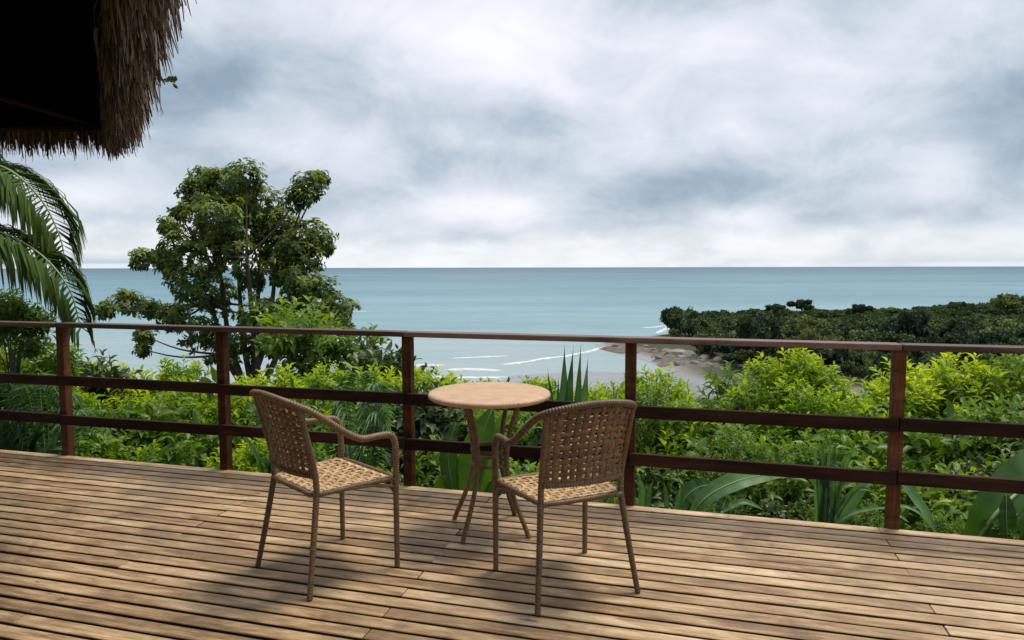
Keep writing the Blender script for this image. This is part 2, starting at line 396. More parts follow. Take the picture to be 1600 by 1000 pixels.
def ground_z(X, Y):
    X = np.asarray(X, float); Y = np.asarray(Y, float)
    w = X*.2639 + Y*.9646 - RAIL_W
    h = np.interp(w, [-200, -40, -6, -1.5, 0, 1, 3, 6, 12, 25, 60, 150, 260, 322, 372, 480, 4000],
                     [12, 3.0, -.7, -.85, -.75, -.95, -1.7, -3.0, -5.3, -9.5, -19, -38, -52, -54.2, -55.25, -57.5, -70])
    h = np.where(w > 100, h + np.interp(-X, [-40, 0, 60, 200], [0, -.5, -5, -14])*smooth(100, 260, w), h)
    h = h + vnoise(X, Y, 3.1, 3)*.35*smooth(1, 5, w)*(1-smooth(150, 300, w)) + vnoise(X, Y, 31, 4)*3*smooth(20, 80, w)*(1-smooth(220, 320, w))
    sd_ = signed_dist(X, Y, SHORE)
    head = SEA_Z - 1 + np.interp(sd_, [-60, -8, 0, 8, 30, 70, 140, 400], [-3, -.8, 1.1, 3.0, 4.4, 4.2, 3.4, 6]) + vnoise(X, Y, 52, 5)*7*smooth(10, 50, sd_)
    head = head - 2.5*smooth(60, 120, sd_) + 0*np.exp(-((X-232)/42)**2-((Y-545)/60)**2) + 4*np.exp(-((X-440)/70)**2-((Y-600)/80)**2)
    head = np.maximum(head, SEA_Z + np.interp(sd_, [-60, -8, 0, 20], [-6, -2, .1, 2.6]))
    return np.maximum(h, head)
gx = np.concatenate([-np.geomspace(12, 900, 70)[::-1], np.linspace(-11.5, 11.5, 60), np.geomspace(12, 900, 150)])
gy = np.concatenate([-np.geomspace(1, 60, 12)[::-1], np.linspace(0, 16, 50), np.geomspace(16.5, 1000, 240)])
GX, GY = np.meshgrid(gx, gy); GZ = ground_z(GX, GY)
nx, ny = len(gx), len(gy)
ii = (np.arange(ny-1)[:, None]*nx + np.arange(nx-1)[None, :]).ravel()
me = mesh_np('terrain', np.stack([GX, GY, GZ], -1).reshape(-1, 3), np.stack([ii, ii+1, ii+nx+1, ii+nx], -1), smooth=True)
def mat_terrain():
    m, t = new_mat('hillside_soil_and_sand')
    gp = t.new('ShaderNodeNewGeometry').outputs['Position']; z = t.sep(gp)[2]
    n = t.noise(gp, .25, 6, .65).outputs[0]; n2 = t.noise(gp, 2.5, 5, .65).outputs[0]
    soil = t.ramp(n2, [(.3, (.018, .022, .010)), (.55, (.035, .045, .015)), (.75, (.06, .05, .03))])
    sand = t.ramp(n, [(.3, (.11, .098, .085)), (.7, (.24, .215, .19))])
    wet = t.ramp(n, [(.3, (.15, .165, .175)), (.7, (.22, .235, .245))])
    zz = t.math('ADD', z, t.math('MULTIPLY', t.math('SUBTRACT', n, .5), 1.6))
    c = t.mix(t.maprange(zz, -53.9, -53.0, 0, 1, True), wet, sand)
    c = t.mix(t.maprange(zz, -53.0, -52.4, 0, 1, True), c, soil)
    t.link(c, t.b.inputs['Base Color'])
    t.set(t.b.inputs['Roughness'], t.maprange(zz, -53.8, -53.0, .28, .9))
    t.link(t.bump(n2, .5, .05), t.b.inputs['Normal'])
    return m
obj('terrain', me, mat_terrain(), kind='structure')

def mat_sea():
    m, t = new_mat('turquoise_sea')
    gp = t.new('ShaderNodeNewGeometry').outputs['Position']; x, y, z = t.sep(gp)
    n1 = t.noise(t.vscale(gp, (.0011, .0045, 0)), 1.0, 5, .55, .4).outputs[0]
    n2 = t.noise(t.vscale(gp, (.009, .05, 0)), 1.0, 4, .55).outputs[0]
    n0 = t.noise(t.vscale(gp, (.00022, .0011, 0)), 1.0, 4, .55, .3).outputs[0]
    # shallow silty water close in, deeper blue further out
    ly = t.math('LOGARITHM', t.math('MAXIMUM', y, 100.0), 10.0)
    ly = t.math('ADD', ly, t.math('MULTIPLY', t.math('SUBTRACT', n1, .5), 1.1))
    ly = t.math('ADD', ly, t.math('MULTIPLY', t.math('SUBTRACT', n0, .5), 1.5))
    ly = t.math('ADD', ly, t.math('MULTIPLY', t.math('SUBTRACT', n2, .5), .8))
    c = t.ramp(t.maprange(ly, 2.5, 4.3, 0, 1), [(.0, (.27, .335, .35)), (.12, (.21, .315, .345)), (.30, (.130, .25, .295)), (.55, (.078, .180, .232)), (.8, (.046, .120, .175)), (1.0, (.030, .085, .135))])
    t.link(c, t.b.inputs['Base Color'])
    t.b.inputs['Roughness'].default_value = .38; t.b.inputs['Specular IOR Level'].default_value = .22
    w1 = t.noise(t.vscale(gp, (.06, .16, .1)), 1.0, 5, .6).outputs[0]
    w2 = t.noise(t.vscale(gp, (.5, .9, .5)), 1.0, 3, .6).outputs[0]
    t.link(t.bump(t.math('ADD', w1, t.math('MULTIPLY', w2, .25)), .8, 2.0), t.b.inputs['Normal'])
    return m
sx = np.concatenate([-np.geomspace(200, 60000, 14)[::-1], [0], np.geomspace(200, 60000, 14)])
sy = np.concatenate([[-3000, 0], np.geomspace(150, 60000, 26)])
SX, SY = np.meshgrid(sx, sy)
ii = (np.arange(len(sy)-1)[:, None]*len(sx) + np.arange(len(sx)-1)[None, :]).ravel()
obj('sea', mesh_np('sea', np.stack([SX, SY, np.full(SX.shape, SEA_Z)], -1).reshape(-1, 3), np.stack([ii, ii+1, ii+len(sx)+1, ii+len(sx)], -1)), mat_sea(), kind='structure')

def mat_foam():
    m, t = new_mat('white_surf_foam')
    gp = t.new('ShaderNodeNewGeometry').outputs['Position']
    a = t.new('ShaderNodeAttribute'); a.attribute_name = 'tint'
    n = t.noise(t.vscale(gp, (.22, .6, .5)), 1.0, 6, .72).outputs[0]
    al = t.maprange(t.math('ADD', n, t.math('MULTIPLY', a.outputs['Fac'], .36)), .62, .92, 0, .75, True)
    t.b.inputs['Base Color'].default_value = (.80, .82, .82, 1); t.b.inputs['Roughness'].default_value = .9
    t.link(al, t.b.inputs['Alpha'])
    return m
M_FOAM = mat_foam()
def wave(pts_px, width, peak=1.0):
    P = np.array([tuple(atz(px, py, SEA_Z)) for px, py in pts_px]); C = spline(P, 3.0)
    n = len(C); k = 7; s = np.linspace(0, 1, n); V = []; A = []
    for i in range(n):
        wd = width*(.55+.45*sin(pi*s[i]))*(1+.5*vnoise(np.array(C[i][0]), np.array(C[i][1]), 9, 11))
        for j in range(k):
            q = j/(k-1); V.append((C[i][0], C[i][1]+(q-.5)*wd, SEA_Z+.06+.55*peak*sin(pi*q)**2)); A.append(sin(pi*q)**.7*min(1, sin(pi*s[i])*3))
    ii = (np.arange(n-1)[:, None]*k + np.arange(k-1)[None, :]).ravel()
    return mesh_np('wave', V, np.stack([ii, ii+k, ii+k+1, ii+1], -1), {'tint': A}, True)
for pts, wd, pk in [([(636, 573), (665, 571), (700, 572)], 16, .7), ([(690, 578), (740, 577), (790, 580)], 15, .4), ([(770, 571), (815, 567), (850, 561), (885, 557), (920, 549)], 13, .8),
                    ([(880, 557), (915, 551), (950, 541), (975, 536)], 15, .5), ([(1022, 523), (1035, 517), (1048, 512), (1066, 507)], 26, .6), ([(1000, 513), (1030, 511), (1052, 507)], 14, .4),
                    ([(700, 560), (750, 558), (800, 556)], 8, .1), ([(640, 590), (720, 590), (800, 590)], 10, .5), ([(1440, 490), (1470, 487), (1500, 486)], 16, .2), ([(545, 487), (560, 486), (580, 486)], 12, .1)]:
    obj('surf_wave', wave(pts, wd, pk), M_FOAM, kind='structure')

# rocky shelf at the foot of the headland
def shelf():
    P = [(935, 543), (985, 537), (1040, 548), (1100, 556), (1163, 575), (1150, 586), (1075, 582), (1035, 572), (1000, 556), (960, 549)]
    poly = np.array([tuple(atz(a, b, SEA_Z+1))[:2] for a, b in P])
    x0, y0 = poly.min(0)-6; x1, y1 = poly.max(0)+6
    xs = np.arange(x0, x1, 1.6); ys = np.arange(y0, y1, 1.6); X, Y = np.meshgrid(xs, ys)
    d = signed_dist(X, Y, poly)
    Z = SEA_Z - .9 + np.interp(d, [-6, 0, 5, 14], [-1.2, 1.2, 2.2, 3.4]) + np.abs(vnoise(X, Y, 5, 21))*2.4*smooth(-2, 5, d) + vnoise(X, Y, 2.2, 22)*1.1*smooth(-2, 4, d)
    n = len(xs); ii = (np.arange(len(ys)-1)[:, None]*n + np.arange(n-1)[None, :]).ravel()
    keep = (d.ravel()[ii] > -5)
    ii = ii[keep]
    return mesh_np('rocky_shelf', np.stack([X, Y, Z], -1).reshape(-1, 3), np.stack([ii, ii+1, ii+n+1, ii+n], -1))
obj('rocky_shore', shelf(), M_SHELF, kind='structure')
def rock_mesh(seed):
    bm = bmesh.new(); bmesh.ops.create_icosphere(bm, subdivisions=2, radius=1.0); rr = random.Random(seed)
    cut = [(Vector((rr.uniform(-1, 1), rr.uniform(-1, 1), rr.uniform(-.5, 1))).normalized(), rr.uniform(.55, .85)) for _ in range(9)]
    for v in bm.verts:
        for nn, dd in cut:
            k = v.co.dot(nn)
            if k > dd: v.co -= nn*(k-dd)
        v.co.z *= .62
    me = bpy.data.meshes.new('boulder'); bm.to_mesh(me); bm.free(); return me
ROCKS = [rock_mesh(i) for i in range(3)]
big = [(1056, 556, 4.8), (1078, 558, 3.6), (1042, 553, 2.8), (1066, 562, 2.4), (1098, 563, 3.0), (1120, 566, 2.4), (1022, 550, 2.2), (1140, 573, 2.2), (1008, 545, 2.0), (1060, 571, 1.8), (960, 542, 1.8), (1086, 571, 1.8), (1108, 574, 2.0), (1030, 561, 1.7)]
for i, (px, py, s) in enumerate(big):
    p = atz(px, py, SEA_Z+2)
    o = obj('boulder', ROCKS[i % 3], M_ROCK); o.location = p+Vector((0, 0, 1.0)); o.scale = (s*1.7, s*1.3, s*1.5); o.rotation_euler = (0, 0, i*1.7)
    if i == 0: tag(o, 'largest pale boulder on the rocky shore below the headland forest', 'boulder', 'boulders on the rocky shore')
    elif i == 1: tag(o, 'second largest pale boulder, just right of the largest on the rocky shore', 'boulder', 'boulders on the rocky shore')
    else: tag(o, 'small pale boulder among others scattered over the rocky shore', 'boulder', 'boulders on the rocky shore')

# ------------------------------------------------------------------ headland forest
def far_crown(seed, n=1500, flat=.62):
    r = np.random.default_rng(seed); S = Soup()
    lob = [(r.normal()*.15, r.normal()*.15, .70+.2*r.random(), .40)] + [(cos(a)*q, sin(a)*q, .30+.55*r.random(), .18+.24*r.random()) for a, q in zip(np.arange(11)*.571+r.random(11)*.5, .25+.65*r.random(11))]
    w = np.array([l[3]**2 for l in lob]); pick = r.choice(len(lob), n, p=w/w.sum())
    d = unit(r.normal(size=(n, 3))); d[:, 2] = np.abs(d[:, 2])*np.where(r.random(n) < .8, 1, -.6)
    L = np.array(lob)[pick]
    P = L[:, :3] + d*L[:, 3:4]*(.62+.30*r.random((n, 1))+.55*r.random((n, 1))**6)*np.array([1, 1, flat])
    ax = unit(np.cross(d, r.normal(size=(n, 3)))+d*.12); nr = unit(d + r.normal(size=(n, 3))*.42)
    tint = np.clip(.32 + .4*r.random(n), 0, 1)
    leaves(S, P, ax, nr, .12+.09*r.random(n), .09+.06*r.random(n), tint, droop=.1, fold=.1)
    for l in lob:                                          # dense inner twig-and-leaf core of each clump
        dd = unit(r.normal(size=(60, 3)))
        leaves(S, np.array(l[:3])+dd*l[3]*.5*np.array([1, 1, flat]), r.normal(size=(60, 3)), dd, .30, .26, .2, droop=.0, fold=.05)
    return S
def far_trunk():
    S = Soup(); S.tube([(0, 0, -.8), (.02, 0, -.2), (.0, .02, .5)], (.055, .03), .25, 6)
    for k in range(5):
        a = k*1.26; S.tube([(0, 0, .1), (.2*cos(a), .2*sin(a), .32), (.42*cos(a), .42*sin(a), .52)], (.028, .012), .2, 5)
    return S
CROWNS = [far_crown(30+i, flat=f) for i, f in enumerate((.75, .55, .95, .7, 1.15))]
CROWN_ME = [c.mesh('crown') for c in CROWNS]; TRUNK_ME = far_trunk().mesh('trunk')
def far_tree(p, s, k, label, group, rz, name='forest_tree', zs=1.0):
    t = empty(name, p, rz, label=label, cat='tree', group=group)
    t.scale = (s, s, s*zs)
    obj('crown', CROWN_ME[k], M_LEAF_F, t); obj('trunk', TRUNK_ME, M_BARK, t)
    return t
cand = []
r2 = np.random.default_rng(5)
step = 12.0
for yy_ in np.arange(300, 860, step):
    for xx in np.arange(40, 640, step):
        x, y = xx+r2.uniform(-.42, .42)*step, yy_+r2.uniform(-.42, .42)*step
        sd_ = float(signed_dist(np.array(x), np.array(y), SHORE))
        if sd_ < 11: continue
        bp = to_px((x, y, float(ground_z(x, y))))
        if bp[0] < max(1038, 1035+(bp[1]-525)*2.0): continue
        z = float(ground_z(x, y)); px, py = to_px((x, y, z+8))
        if not (960 < px < 1700) or z < -54.3: continue
        if py > 640: continue
        cand.append((x, y, z, px, py, sd_))
# keep the trees whose tops can be seen over the ones in front of them
vis = []
horizon_line = {}
for c in sorted(cand, key=lambda c: c[1]):
    top = to_px((c[0], c[1], c[2]+12))[1]; b = int(c[3]//14)
    cur = min(horizon_line.get(q, 999) for q in (b-1, b, b+1))
    if top < cur + 9: vis.append(c)
    horizon_line[b] = min(horizon_line.get(b, 999), top)
vis.sort(key=lambda c: c[1])
single, rest = vis[:290], vis[290:]
for i, c in enumerate(single):
    s = r2.choice((3.6, 5.2, 7.0, 10.5), p=(.22, .36, .27, .15))*r2.uniform(.9, 1.12)*float(np.interp(c[5], [8, 45], [.55, 1]))
    kk = int(r2.integers(5))
    lab = ' '.join((('small', 'middle-sized', 'broad')[0 if s < 6 else 1 if s < 7.6 else 2], ('round', 'flat', 'domed', 'lobed', 'tall')[kk]+'-crowned forest tree',
                    'near the skyline' if c[1] > 520 else 'half way down' if c[1] > 410 else 'low on near slope', 'of headland',
                    'toward its rocky tip' if c[3] < 1180 else 'left of the right post' if c[3] < 1390 else 'right of the right post' if c[3] < 1500 else 'by the frame edge'))
    far_tree((c[0], c[1], c[2]+s*(r2.uniform(.30, .62) if r2.random() < .85 else r2.uniform(.8, 1.05))), s, kk, lab, 'forest trees covering the headland', r2.uniform(0, 6.28), zs=r2.uniform(.7, 1.5))
print('headland trees', len(cand), len(vis))
if rest:
    S = Soup()
    small = [far_crown(60+i, n=260, flat=f) for i, f in enumerate((.6, .8))]
    for i, c in enumerate(rest):
        cr = small[i % 2]; s = r2.uniform(5.5, 8.8); V = np.concatenate(cr.V); a = r2.uniform(0, 6.28)
        Rm = np.array([[cos(a), -sin(a), 0], [sin(a), cos(a), 0], [0, 0, 1.1]])
        A = np.concatenate(cr.A) + r2.uniform(-.2, .2)
        S.add(V@Rm.T*s + np.array((c[0], c[1], c[2]+s*.6)), np.concatenate(cr.Q), np.concatenate(cr.T), A)
    obj('far_forest', S.mesh('far_forest'), M_LEAF_F, kind='stuff')
for (px, py, Y, s, k, zs, lab) in [(1252, 479, 560, 9.5, 1, .8, 'tall flat-topped tree standing highest on the headland ridge'),
                           (1212, 484, 565, 7.5, 3, .8, 'smaller flat-topped tree just left of the highest headland tree'),
                           (1492, 484, 600, 8.5, 0, 1, 'round dark tree rising from the headland skyline at right'),
                           (1436, 488, 610, 5.5, 2, 1, 'thin pale-stemmed tree poking above the headland skyline'),
                           (1575, 478, 560, 12, 0, 1, 'broad dark tree forming the high right end of the headland skyline'),
                           (1345, 486, 590, 8.0, 1, .9, 'wide dark crown in the middle of the headland skyline'),
                           (1390, 490, 600, 7.0, 3, .9, 'pale-topped crown right of the middle of the headland skyline')]:
    p = at(px, py, Y); g = float(ground_z(p.x, p.y))
    t = empty('forest_tree', (p.x, p.y, p.z-s*.35), px*.1, label=lab, cat='tree')
    t.scale = (s, s, s*zs); obj('crown', CROWN_ME[k], M_LEAF_F if Y > 200 else M_LEAF_D, t)
    hgt = (p.z-s*.35-g)/(s*zs) + .15
    S = Soup(); S.tube([(0, 0, -hgt), (.05, .02, -hgt*.4), (0, .02, .5)], (.07, .03), .3, 6)
    for q in range(5):
        a = q*1.26; S.tube([(0, 0, .05), (.2*cos(a), .2*sin(a), .3), (.45*cos(a), .45*sin(a), .5)], (.03, .012), .2, 5)
    obj('trunk', S.mesh('trunk'), M_BARK, t)

# ------------------------------------------------------------------ deck
ANG = math.atan2(RAIL_D[1], RAIL_D[0])
deck = empty('timber_deck', (0, 0, 0), ANG, label='weathered timber deck of long gapped planks in front of the railing', cat='deck', kind='structure')
def uv2w(u, w, z=0.0):                    # along the railing, distance from the camera towards the railing
    return Vector((RAIL_D[0]*u + RAIL_N[0]*w, RAIL_D[1]*u + RAIL_N[1]*w, z))
PITCHW, PW, PL, PT = .0905, .0725, 3.71, .045
EDGE = RAIL_W + .012
def plank_mesh(L): return box_mesh('plank', L, PW, PT, .003, (L/2, 0, -PT/2), 1)
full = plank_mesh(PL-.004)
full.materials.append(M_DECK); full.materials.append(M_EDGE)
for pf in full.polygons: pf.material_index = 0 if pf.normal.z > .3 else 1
rr = random.Random(3)
for k in range(44):
    wc = EDGE - PITCHW*(k+.5) + PW*0
    j0 = (-2.72 if k % 2 == 0 else -1.257) - 2*PL
    for q in range(4):
        u0 = j0 + q*PL
        if k > 24 and (q == 0): continue
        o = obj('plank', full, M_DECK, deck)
        o.location = (u0+rr.uniform(-.004, .004)+.002, wc+rr.uniform(-.0016, .0016), rr.uniform(-.0012, .0010))
        o.rotation_euler = (R(rr.uniform(-.35, .35)), R(rr.uniform(-.015, .015)), R(rr.uniform(-.03, .03)))
jm = box_mesh('joist', .05, 4.4, .14, .004)
for i in range(17):
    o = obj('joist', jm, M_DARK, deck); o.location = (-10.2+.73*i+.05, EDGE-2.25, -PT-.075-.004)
fascia = obj('fascia_board', box_mesh('fascia_board', 15.0, .03, .20, .004), M_DECK, deck); fascia.location = (-2.9, EDGE-.035, -.145)
for i in range(5):
    o = obj('deck_stilt', box_mesh('deck_stilt', .12, .12, 1.6, .006), M_DARK, deck); o.location = (-7+2.6*i, EDGE-.35, -1.0)

# ------------------------------------------------------------------ railing
railing = empty('deck_railing', uv2w(0, RAIL_W), ANG, label='dark timber railing with flat cap and two mid rails along the deck edge', cat='railing')
POSTS = [-7.70, -6.22, -4.75, -3.30, -1.855, -.39, 1.068, 2.52, 3.98]
pm = box_mesh('post', .064, .064, 1.36, .005, (0, 0, 1.004-.68), 2)
for i, u in enumerate(POSTS):
    o = obj('post', pm, M_POST, railing); o.location = (u, .028, 0); o.rotation_euler = (R(90)*0, 0, R(rr.choice((0, 180))+rr.uniform(-.7, .7)))
for i, (a, b) in enumerate(zip(POSTS[:-1], POSTS[1:])):
    L = b-a
    for nm, zc, hh in (('upper_rail', .593, .074), ('lower_rail', .294, .074)):
        o = obj(nm, box_mesh(nm, L-.004, .034, hh, .004, (0, 0, 0), 2), M_RAIL, railing)
        o.location = ((a+b)/2, .028-.032-.0185, zc+rr.uniform(-.004, .004)); o.rotation_euler = (R(rr.uniform(-1, 1)), R(rr.uniform(-.25, .25)), 0)
CAPS = [(-7.74, -4.75), (-4.75, -1.855), (-1.855, 1.068), (1.068, 4.02)]
for a, b in CAPS:
    o = obj('cap_rail', box_mesh('cap_rail', b-a-.004, .105, .034, .006, (0, 0, 0), 2), M_CAP, railing)
    o.location = ((a+b)/2, .012, 1.022+rr.uniform(-.002, .002)); o.rotation_euler = (R(rr.uniform(-.6, .6)), R(rr.uniform(-.08, .08)), 0)

# ------------------------------------------------------------------ woven furniture
def ribbon(path, nrm, w, th):
    P = np.asarray(path); n = len(P); T = unit(np.gradient(P, axis=0)); N = unit(np.asarray(nrm)); Sd = unit(np.cross(T, N)); N = np.cross(Sd, T)
    w = np.broadcast_to(w, (n,))[:, None]
    V = np.stack([P-Sd*w/2-N*th*.2, P-Sd*w*.3+N*th/2, P+Sd*w*.3+N*th/2, P+Sd*w/2-N*th*.2, P-N*th/2], 1).reshape(-1, 3)
    i = np.arange(n-1)[:, None]*5; j = np.arange(5)[None, :]; k = (j+1) % 5
    return V, np.stack([i+j, i+k, i+5+k, i+5+j], -1).reshape(-1, 4)
def weave(parent, Sf, nu, nv, wu, wv, amp, th, mat, name='cane_strand'):
    """Sf(u, v) -> position, u in -1..1, v in 0..1: nu strands run along v, nv strands run along u, over and under"""
    jr = np.random.default_rng(nu*31+nv); us = (np.arange(nu)+.5+jr.normal(size=nu)*.07)/nu*2-1; vs = (np.arange(nv)+.5+jr.normal(size=nv)*.07)/nv
    def pt(u, v):
        p = np.array(Sf(u, v)); e = 1e-3
        n = np.cross(np.array(Sf(u+e, v))-p, np.array(Sf(u, v+e))-p); return p, n/np.linalg.norm(n)
    for i, u in enumerate(us):
        tt = np.concatenate([[0.], np.repeat(vs, 1), [1.]]); tt = np.sort(np.concatenate([tt, (vs[:-1]+vs[1:])/2]))
        P, N = [], []
        for v in tt:
            ph = (v*nv-.5); off = amp*cos(pi*(ph+i)); p, n = pt(u, v); P.append(p+n*off); N.append(n)
        V, Q = ribbon(P, N, wu*(1+.08*jr.normal()), th); obj(name, mesh_np(name, V, Q, smooth=True), mat, parent)
    for j, v in enumerate(vs):
        tt = np.sort(np.concatenate([[-1.], us, [1.], (us[:-1]+us[1:])/2])); P, N = [], []
        for u in tt:
            ph = ((u+1)/2*nu-.5); off = -amp*cos(pi*(ph+j)); p, n = pt(u, v); P.append(p+n*off); N.append(n)
        V, Q = ribbon(P, N, wv*(1+.08*jr.normal()), th); obj(name, mesh_np(name, V, Q, smooth=True), mat, parent)

def seat_s(u, v):
    hw = .196+.045*v
    return (u*hw, -.168+.408*v, .452-.010*(1-u*u)*sin(pi*min(max(v, 0), 1))-.03*max(0, (v-.88)/.12)**2)
def back_b(u): return np.array((.197*u, -.174-.036*(1-u*u), .530))
def back_t(u): return np.array((.208*u, -.236-.058*(1-u*u), .838+.036*(1-abs(u)**2.2)))
def back_s(u, v): return tuple(back_b(u)*(1-v)+back_t(u)*v + np.array((0, .012*sin(pi*min(max(v, 0), 1)), 0)))
def front_s(u, v):
    lo = .372+.050*(1-abs(u)**1.6)
    return (u*.226, .243, .438*v+lo*(1-v))
def make_chair(label):
    t = empty('wicker_armchair', label=label, cat='chair', group='wicker armchairs at the table')
    RD = .0155
    for s in (-1, 1):
        obj('leg', tube_mesh('leg', [(s*.246, .235, 0), (s*.246, .235, .22), (s*.246, .235, .455)], (RD*.92, RD*1.05), ns=10, wrap=.20), M_TUBE, t)
        obj('leg', tube_mesh('leg', [(s*.250, -.238, 0), (s*.224, -.200, .22), (s*.199, -.162, .455)], (RD*.92, RD*1.05), ns=10, wrap=.20), M_TUBE, t)
        obj('back_post', tube_mesh('back_post', [(s*.199, -.162, .455), (s*.199, -.170, .55), (s*.203, -.205, .70), (s*.210, -.240, .845)], RD, ns=10, wrap=.20), M_TUBE, t)
    arm = [(.246, .235, .455), (.247, .236, .56), (.248, .228, .628), (.250, .195, .662), (.253, .12, .668), (.257, .04, .672), (.256, -.04, .712), (.250, -.12, .772),
           (.236, -.195, .828), (.206, -.247, .858), (.145, -.282, .877), (.07, -.298, .888)]
    path = [(x, y, z) for x, y, z in arm] + [(0, -.302, .891)] + [(-x, y, z) for x, y, z in arm[::-1]]
    obj('arm_rail', tube_mesh('arm_rail', path, .0172, ns=10, wrap=.18), M_TUBE, t)
    obj('back_rail', tube_mesh('back_rail', [tuple(back_b(u)) for u in np.linspace(-1, 1, 9)], .0150, ns=10, wrap=.20), M_TUBE, t)
    ring = [(-.198, -.168, .444), (-.1, -.178, .444), (.1, -.178, .444), (.198, -.168, .444), (.222, .02, .444), (.240, .20, .442), (.215, .243, .436), (0, .250, .436), (-.215, .243, .436), (-.240, .20, .442), (-.222, .02, .444), (-.198, -.168, .444)]
    obj('seat_rail', tube_mesh('seat_rail', ring, .0125, ns=8, wrap=.18), M_TUBE, t)
    obj('apron_rail', tube_mesh('apron_rail', [(-.246, .243, .352), (-.19, .243, .388), (-.09, .243, .418), (0, .243, .424), (.09, .243, .418), (.19, .243, .388), (.246, .243, .352)], .0115, ns=8, wrap=.20), M_TUBE, t)
    for s in (-1, 1):
        obj('side_rail', tube_mesh('side_rail', [(s*.246, .225, .405), (s*.236, .10, .432), (s*.222, -.02, .440)], .009, ns=8, wrap=.20), M_TUBE, t)
    seat = empty('seat'); seat.parent = t
    weave(seat, seat_s, 13, 12, .0235, .0245, .0035, .005, M_CANE)
    back = empty('backrest'); back.parent = t
    weave(back, back_s, 11, 11, .0275, .0230, .0040, .006, M_CANEB)
    apr = empty('apron'); apr.parent = t
    weave(apr, front_s, 15, 2, .016, .012, .002, .004, M_CANEB)
    return t
M_CANEB = mat_cane('shade_toned_cane', (.085, .04, .016), (.15, .076, .032), (.23, .125, .058))  # darker copy of the cane: backlit shade put into the colour
def copy_tree(o, parent=None):
    c = o.copy(); COL.objects.link(c)
    if parent is not None: c.parent = parent
    for ch in o.children: copy_tree(ch, c)
    return c
def place(o, floor_px, facing):
    P = [atz(a, b, 0) for a, b in floor_px]; c = sum(P, Vector())/len(P)
    o.location = (c.x, c.y, .001); o.rotation_euler = (0, 0, math.atan2(facing[1], facing[0])-pi/2)
chair = make_chair('brown wicker armchair with its back to the viewer, right and in front of the table')
place(chair, [(838, 958), (770, 890), (995, 926), (917, 866)], (-.40, .916))
chair2 = copy_tree(chair); chair2['label'] = 'brown wicker armchair turned toward the sea, on the left of the table'
place(chair2, [(400, 885), (490, 935), (625, 885), (527, 841)], (.70, .714))

def make_table():
    c = Vector((-.126, 3.72, .001))
    t = empty('bistro_table', c, 0, label='small round bistro table with woven tan top between the two armchairs', cat='table')
    prof = [(0, .742), (.30, .742), (.325, .744), (.336, .752), (.337, .762), (.333, .770), (.322, .7745), (.30, .775), (0, .7755)]
    n = 72; V = []; Q = []
    for (r_, z_) in prof:
        for k in range(n): V.append((max(r_, .0005)*cos(2*pi*k/n), max(r_, .0005)*sin(2*pi*k/n), z_))
    for i in range(len(prof)-1):
        for k in range(n): Q.append((i*n+k, i*n+(k+1) % n, (i+1)*n+(k+1) % n, (i+1)*n+k))
    obj('table_top', mesh_np('table_top', V, np.array(Q), smooth=True), M_TOP, t)
    for a in (math.atan2(.14, -.21), math.atan2(-.135, .21), math.atan2(-.21, -.136), math.atan2(.21, .136)):
        f = lambda r_, z_: (r_*cos(a), r_*sin(a), z_)
        obj('leg', tube_mesh('leg', [f(.255, 0), f(.228, .06), f(.165, .19), f(.122, .32), f(.112, .42), f(.130, .55), f(.168, .665), f(.195, .742)], .0150, ns=10, wrap=.20), M_TUBE, t)
    for z_, r_ in ((.455, .098), (.375, .098)):
        obj('ring_stretcher', tube_mesh('ring_stretcher', [(r_*cos(q), r_*sin(q), z_) for q in np.linspace(0, 2*pi, 17)], .0105, ns=8, wrap=.20), M_TUBE, t)
    obj('rim_ring', tube_mesh('rim_ring', [(.205*cos(q), .205*sin(q), .730) for q in np.linspace(0, 2*pi, 25)], .010, ns=8), M_TUBE, t)
make_table()

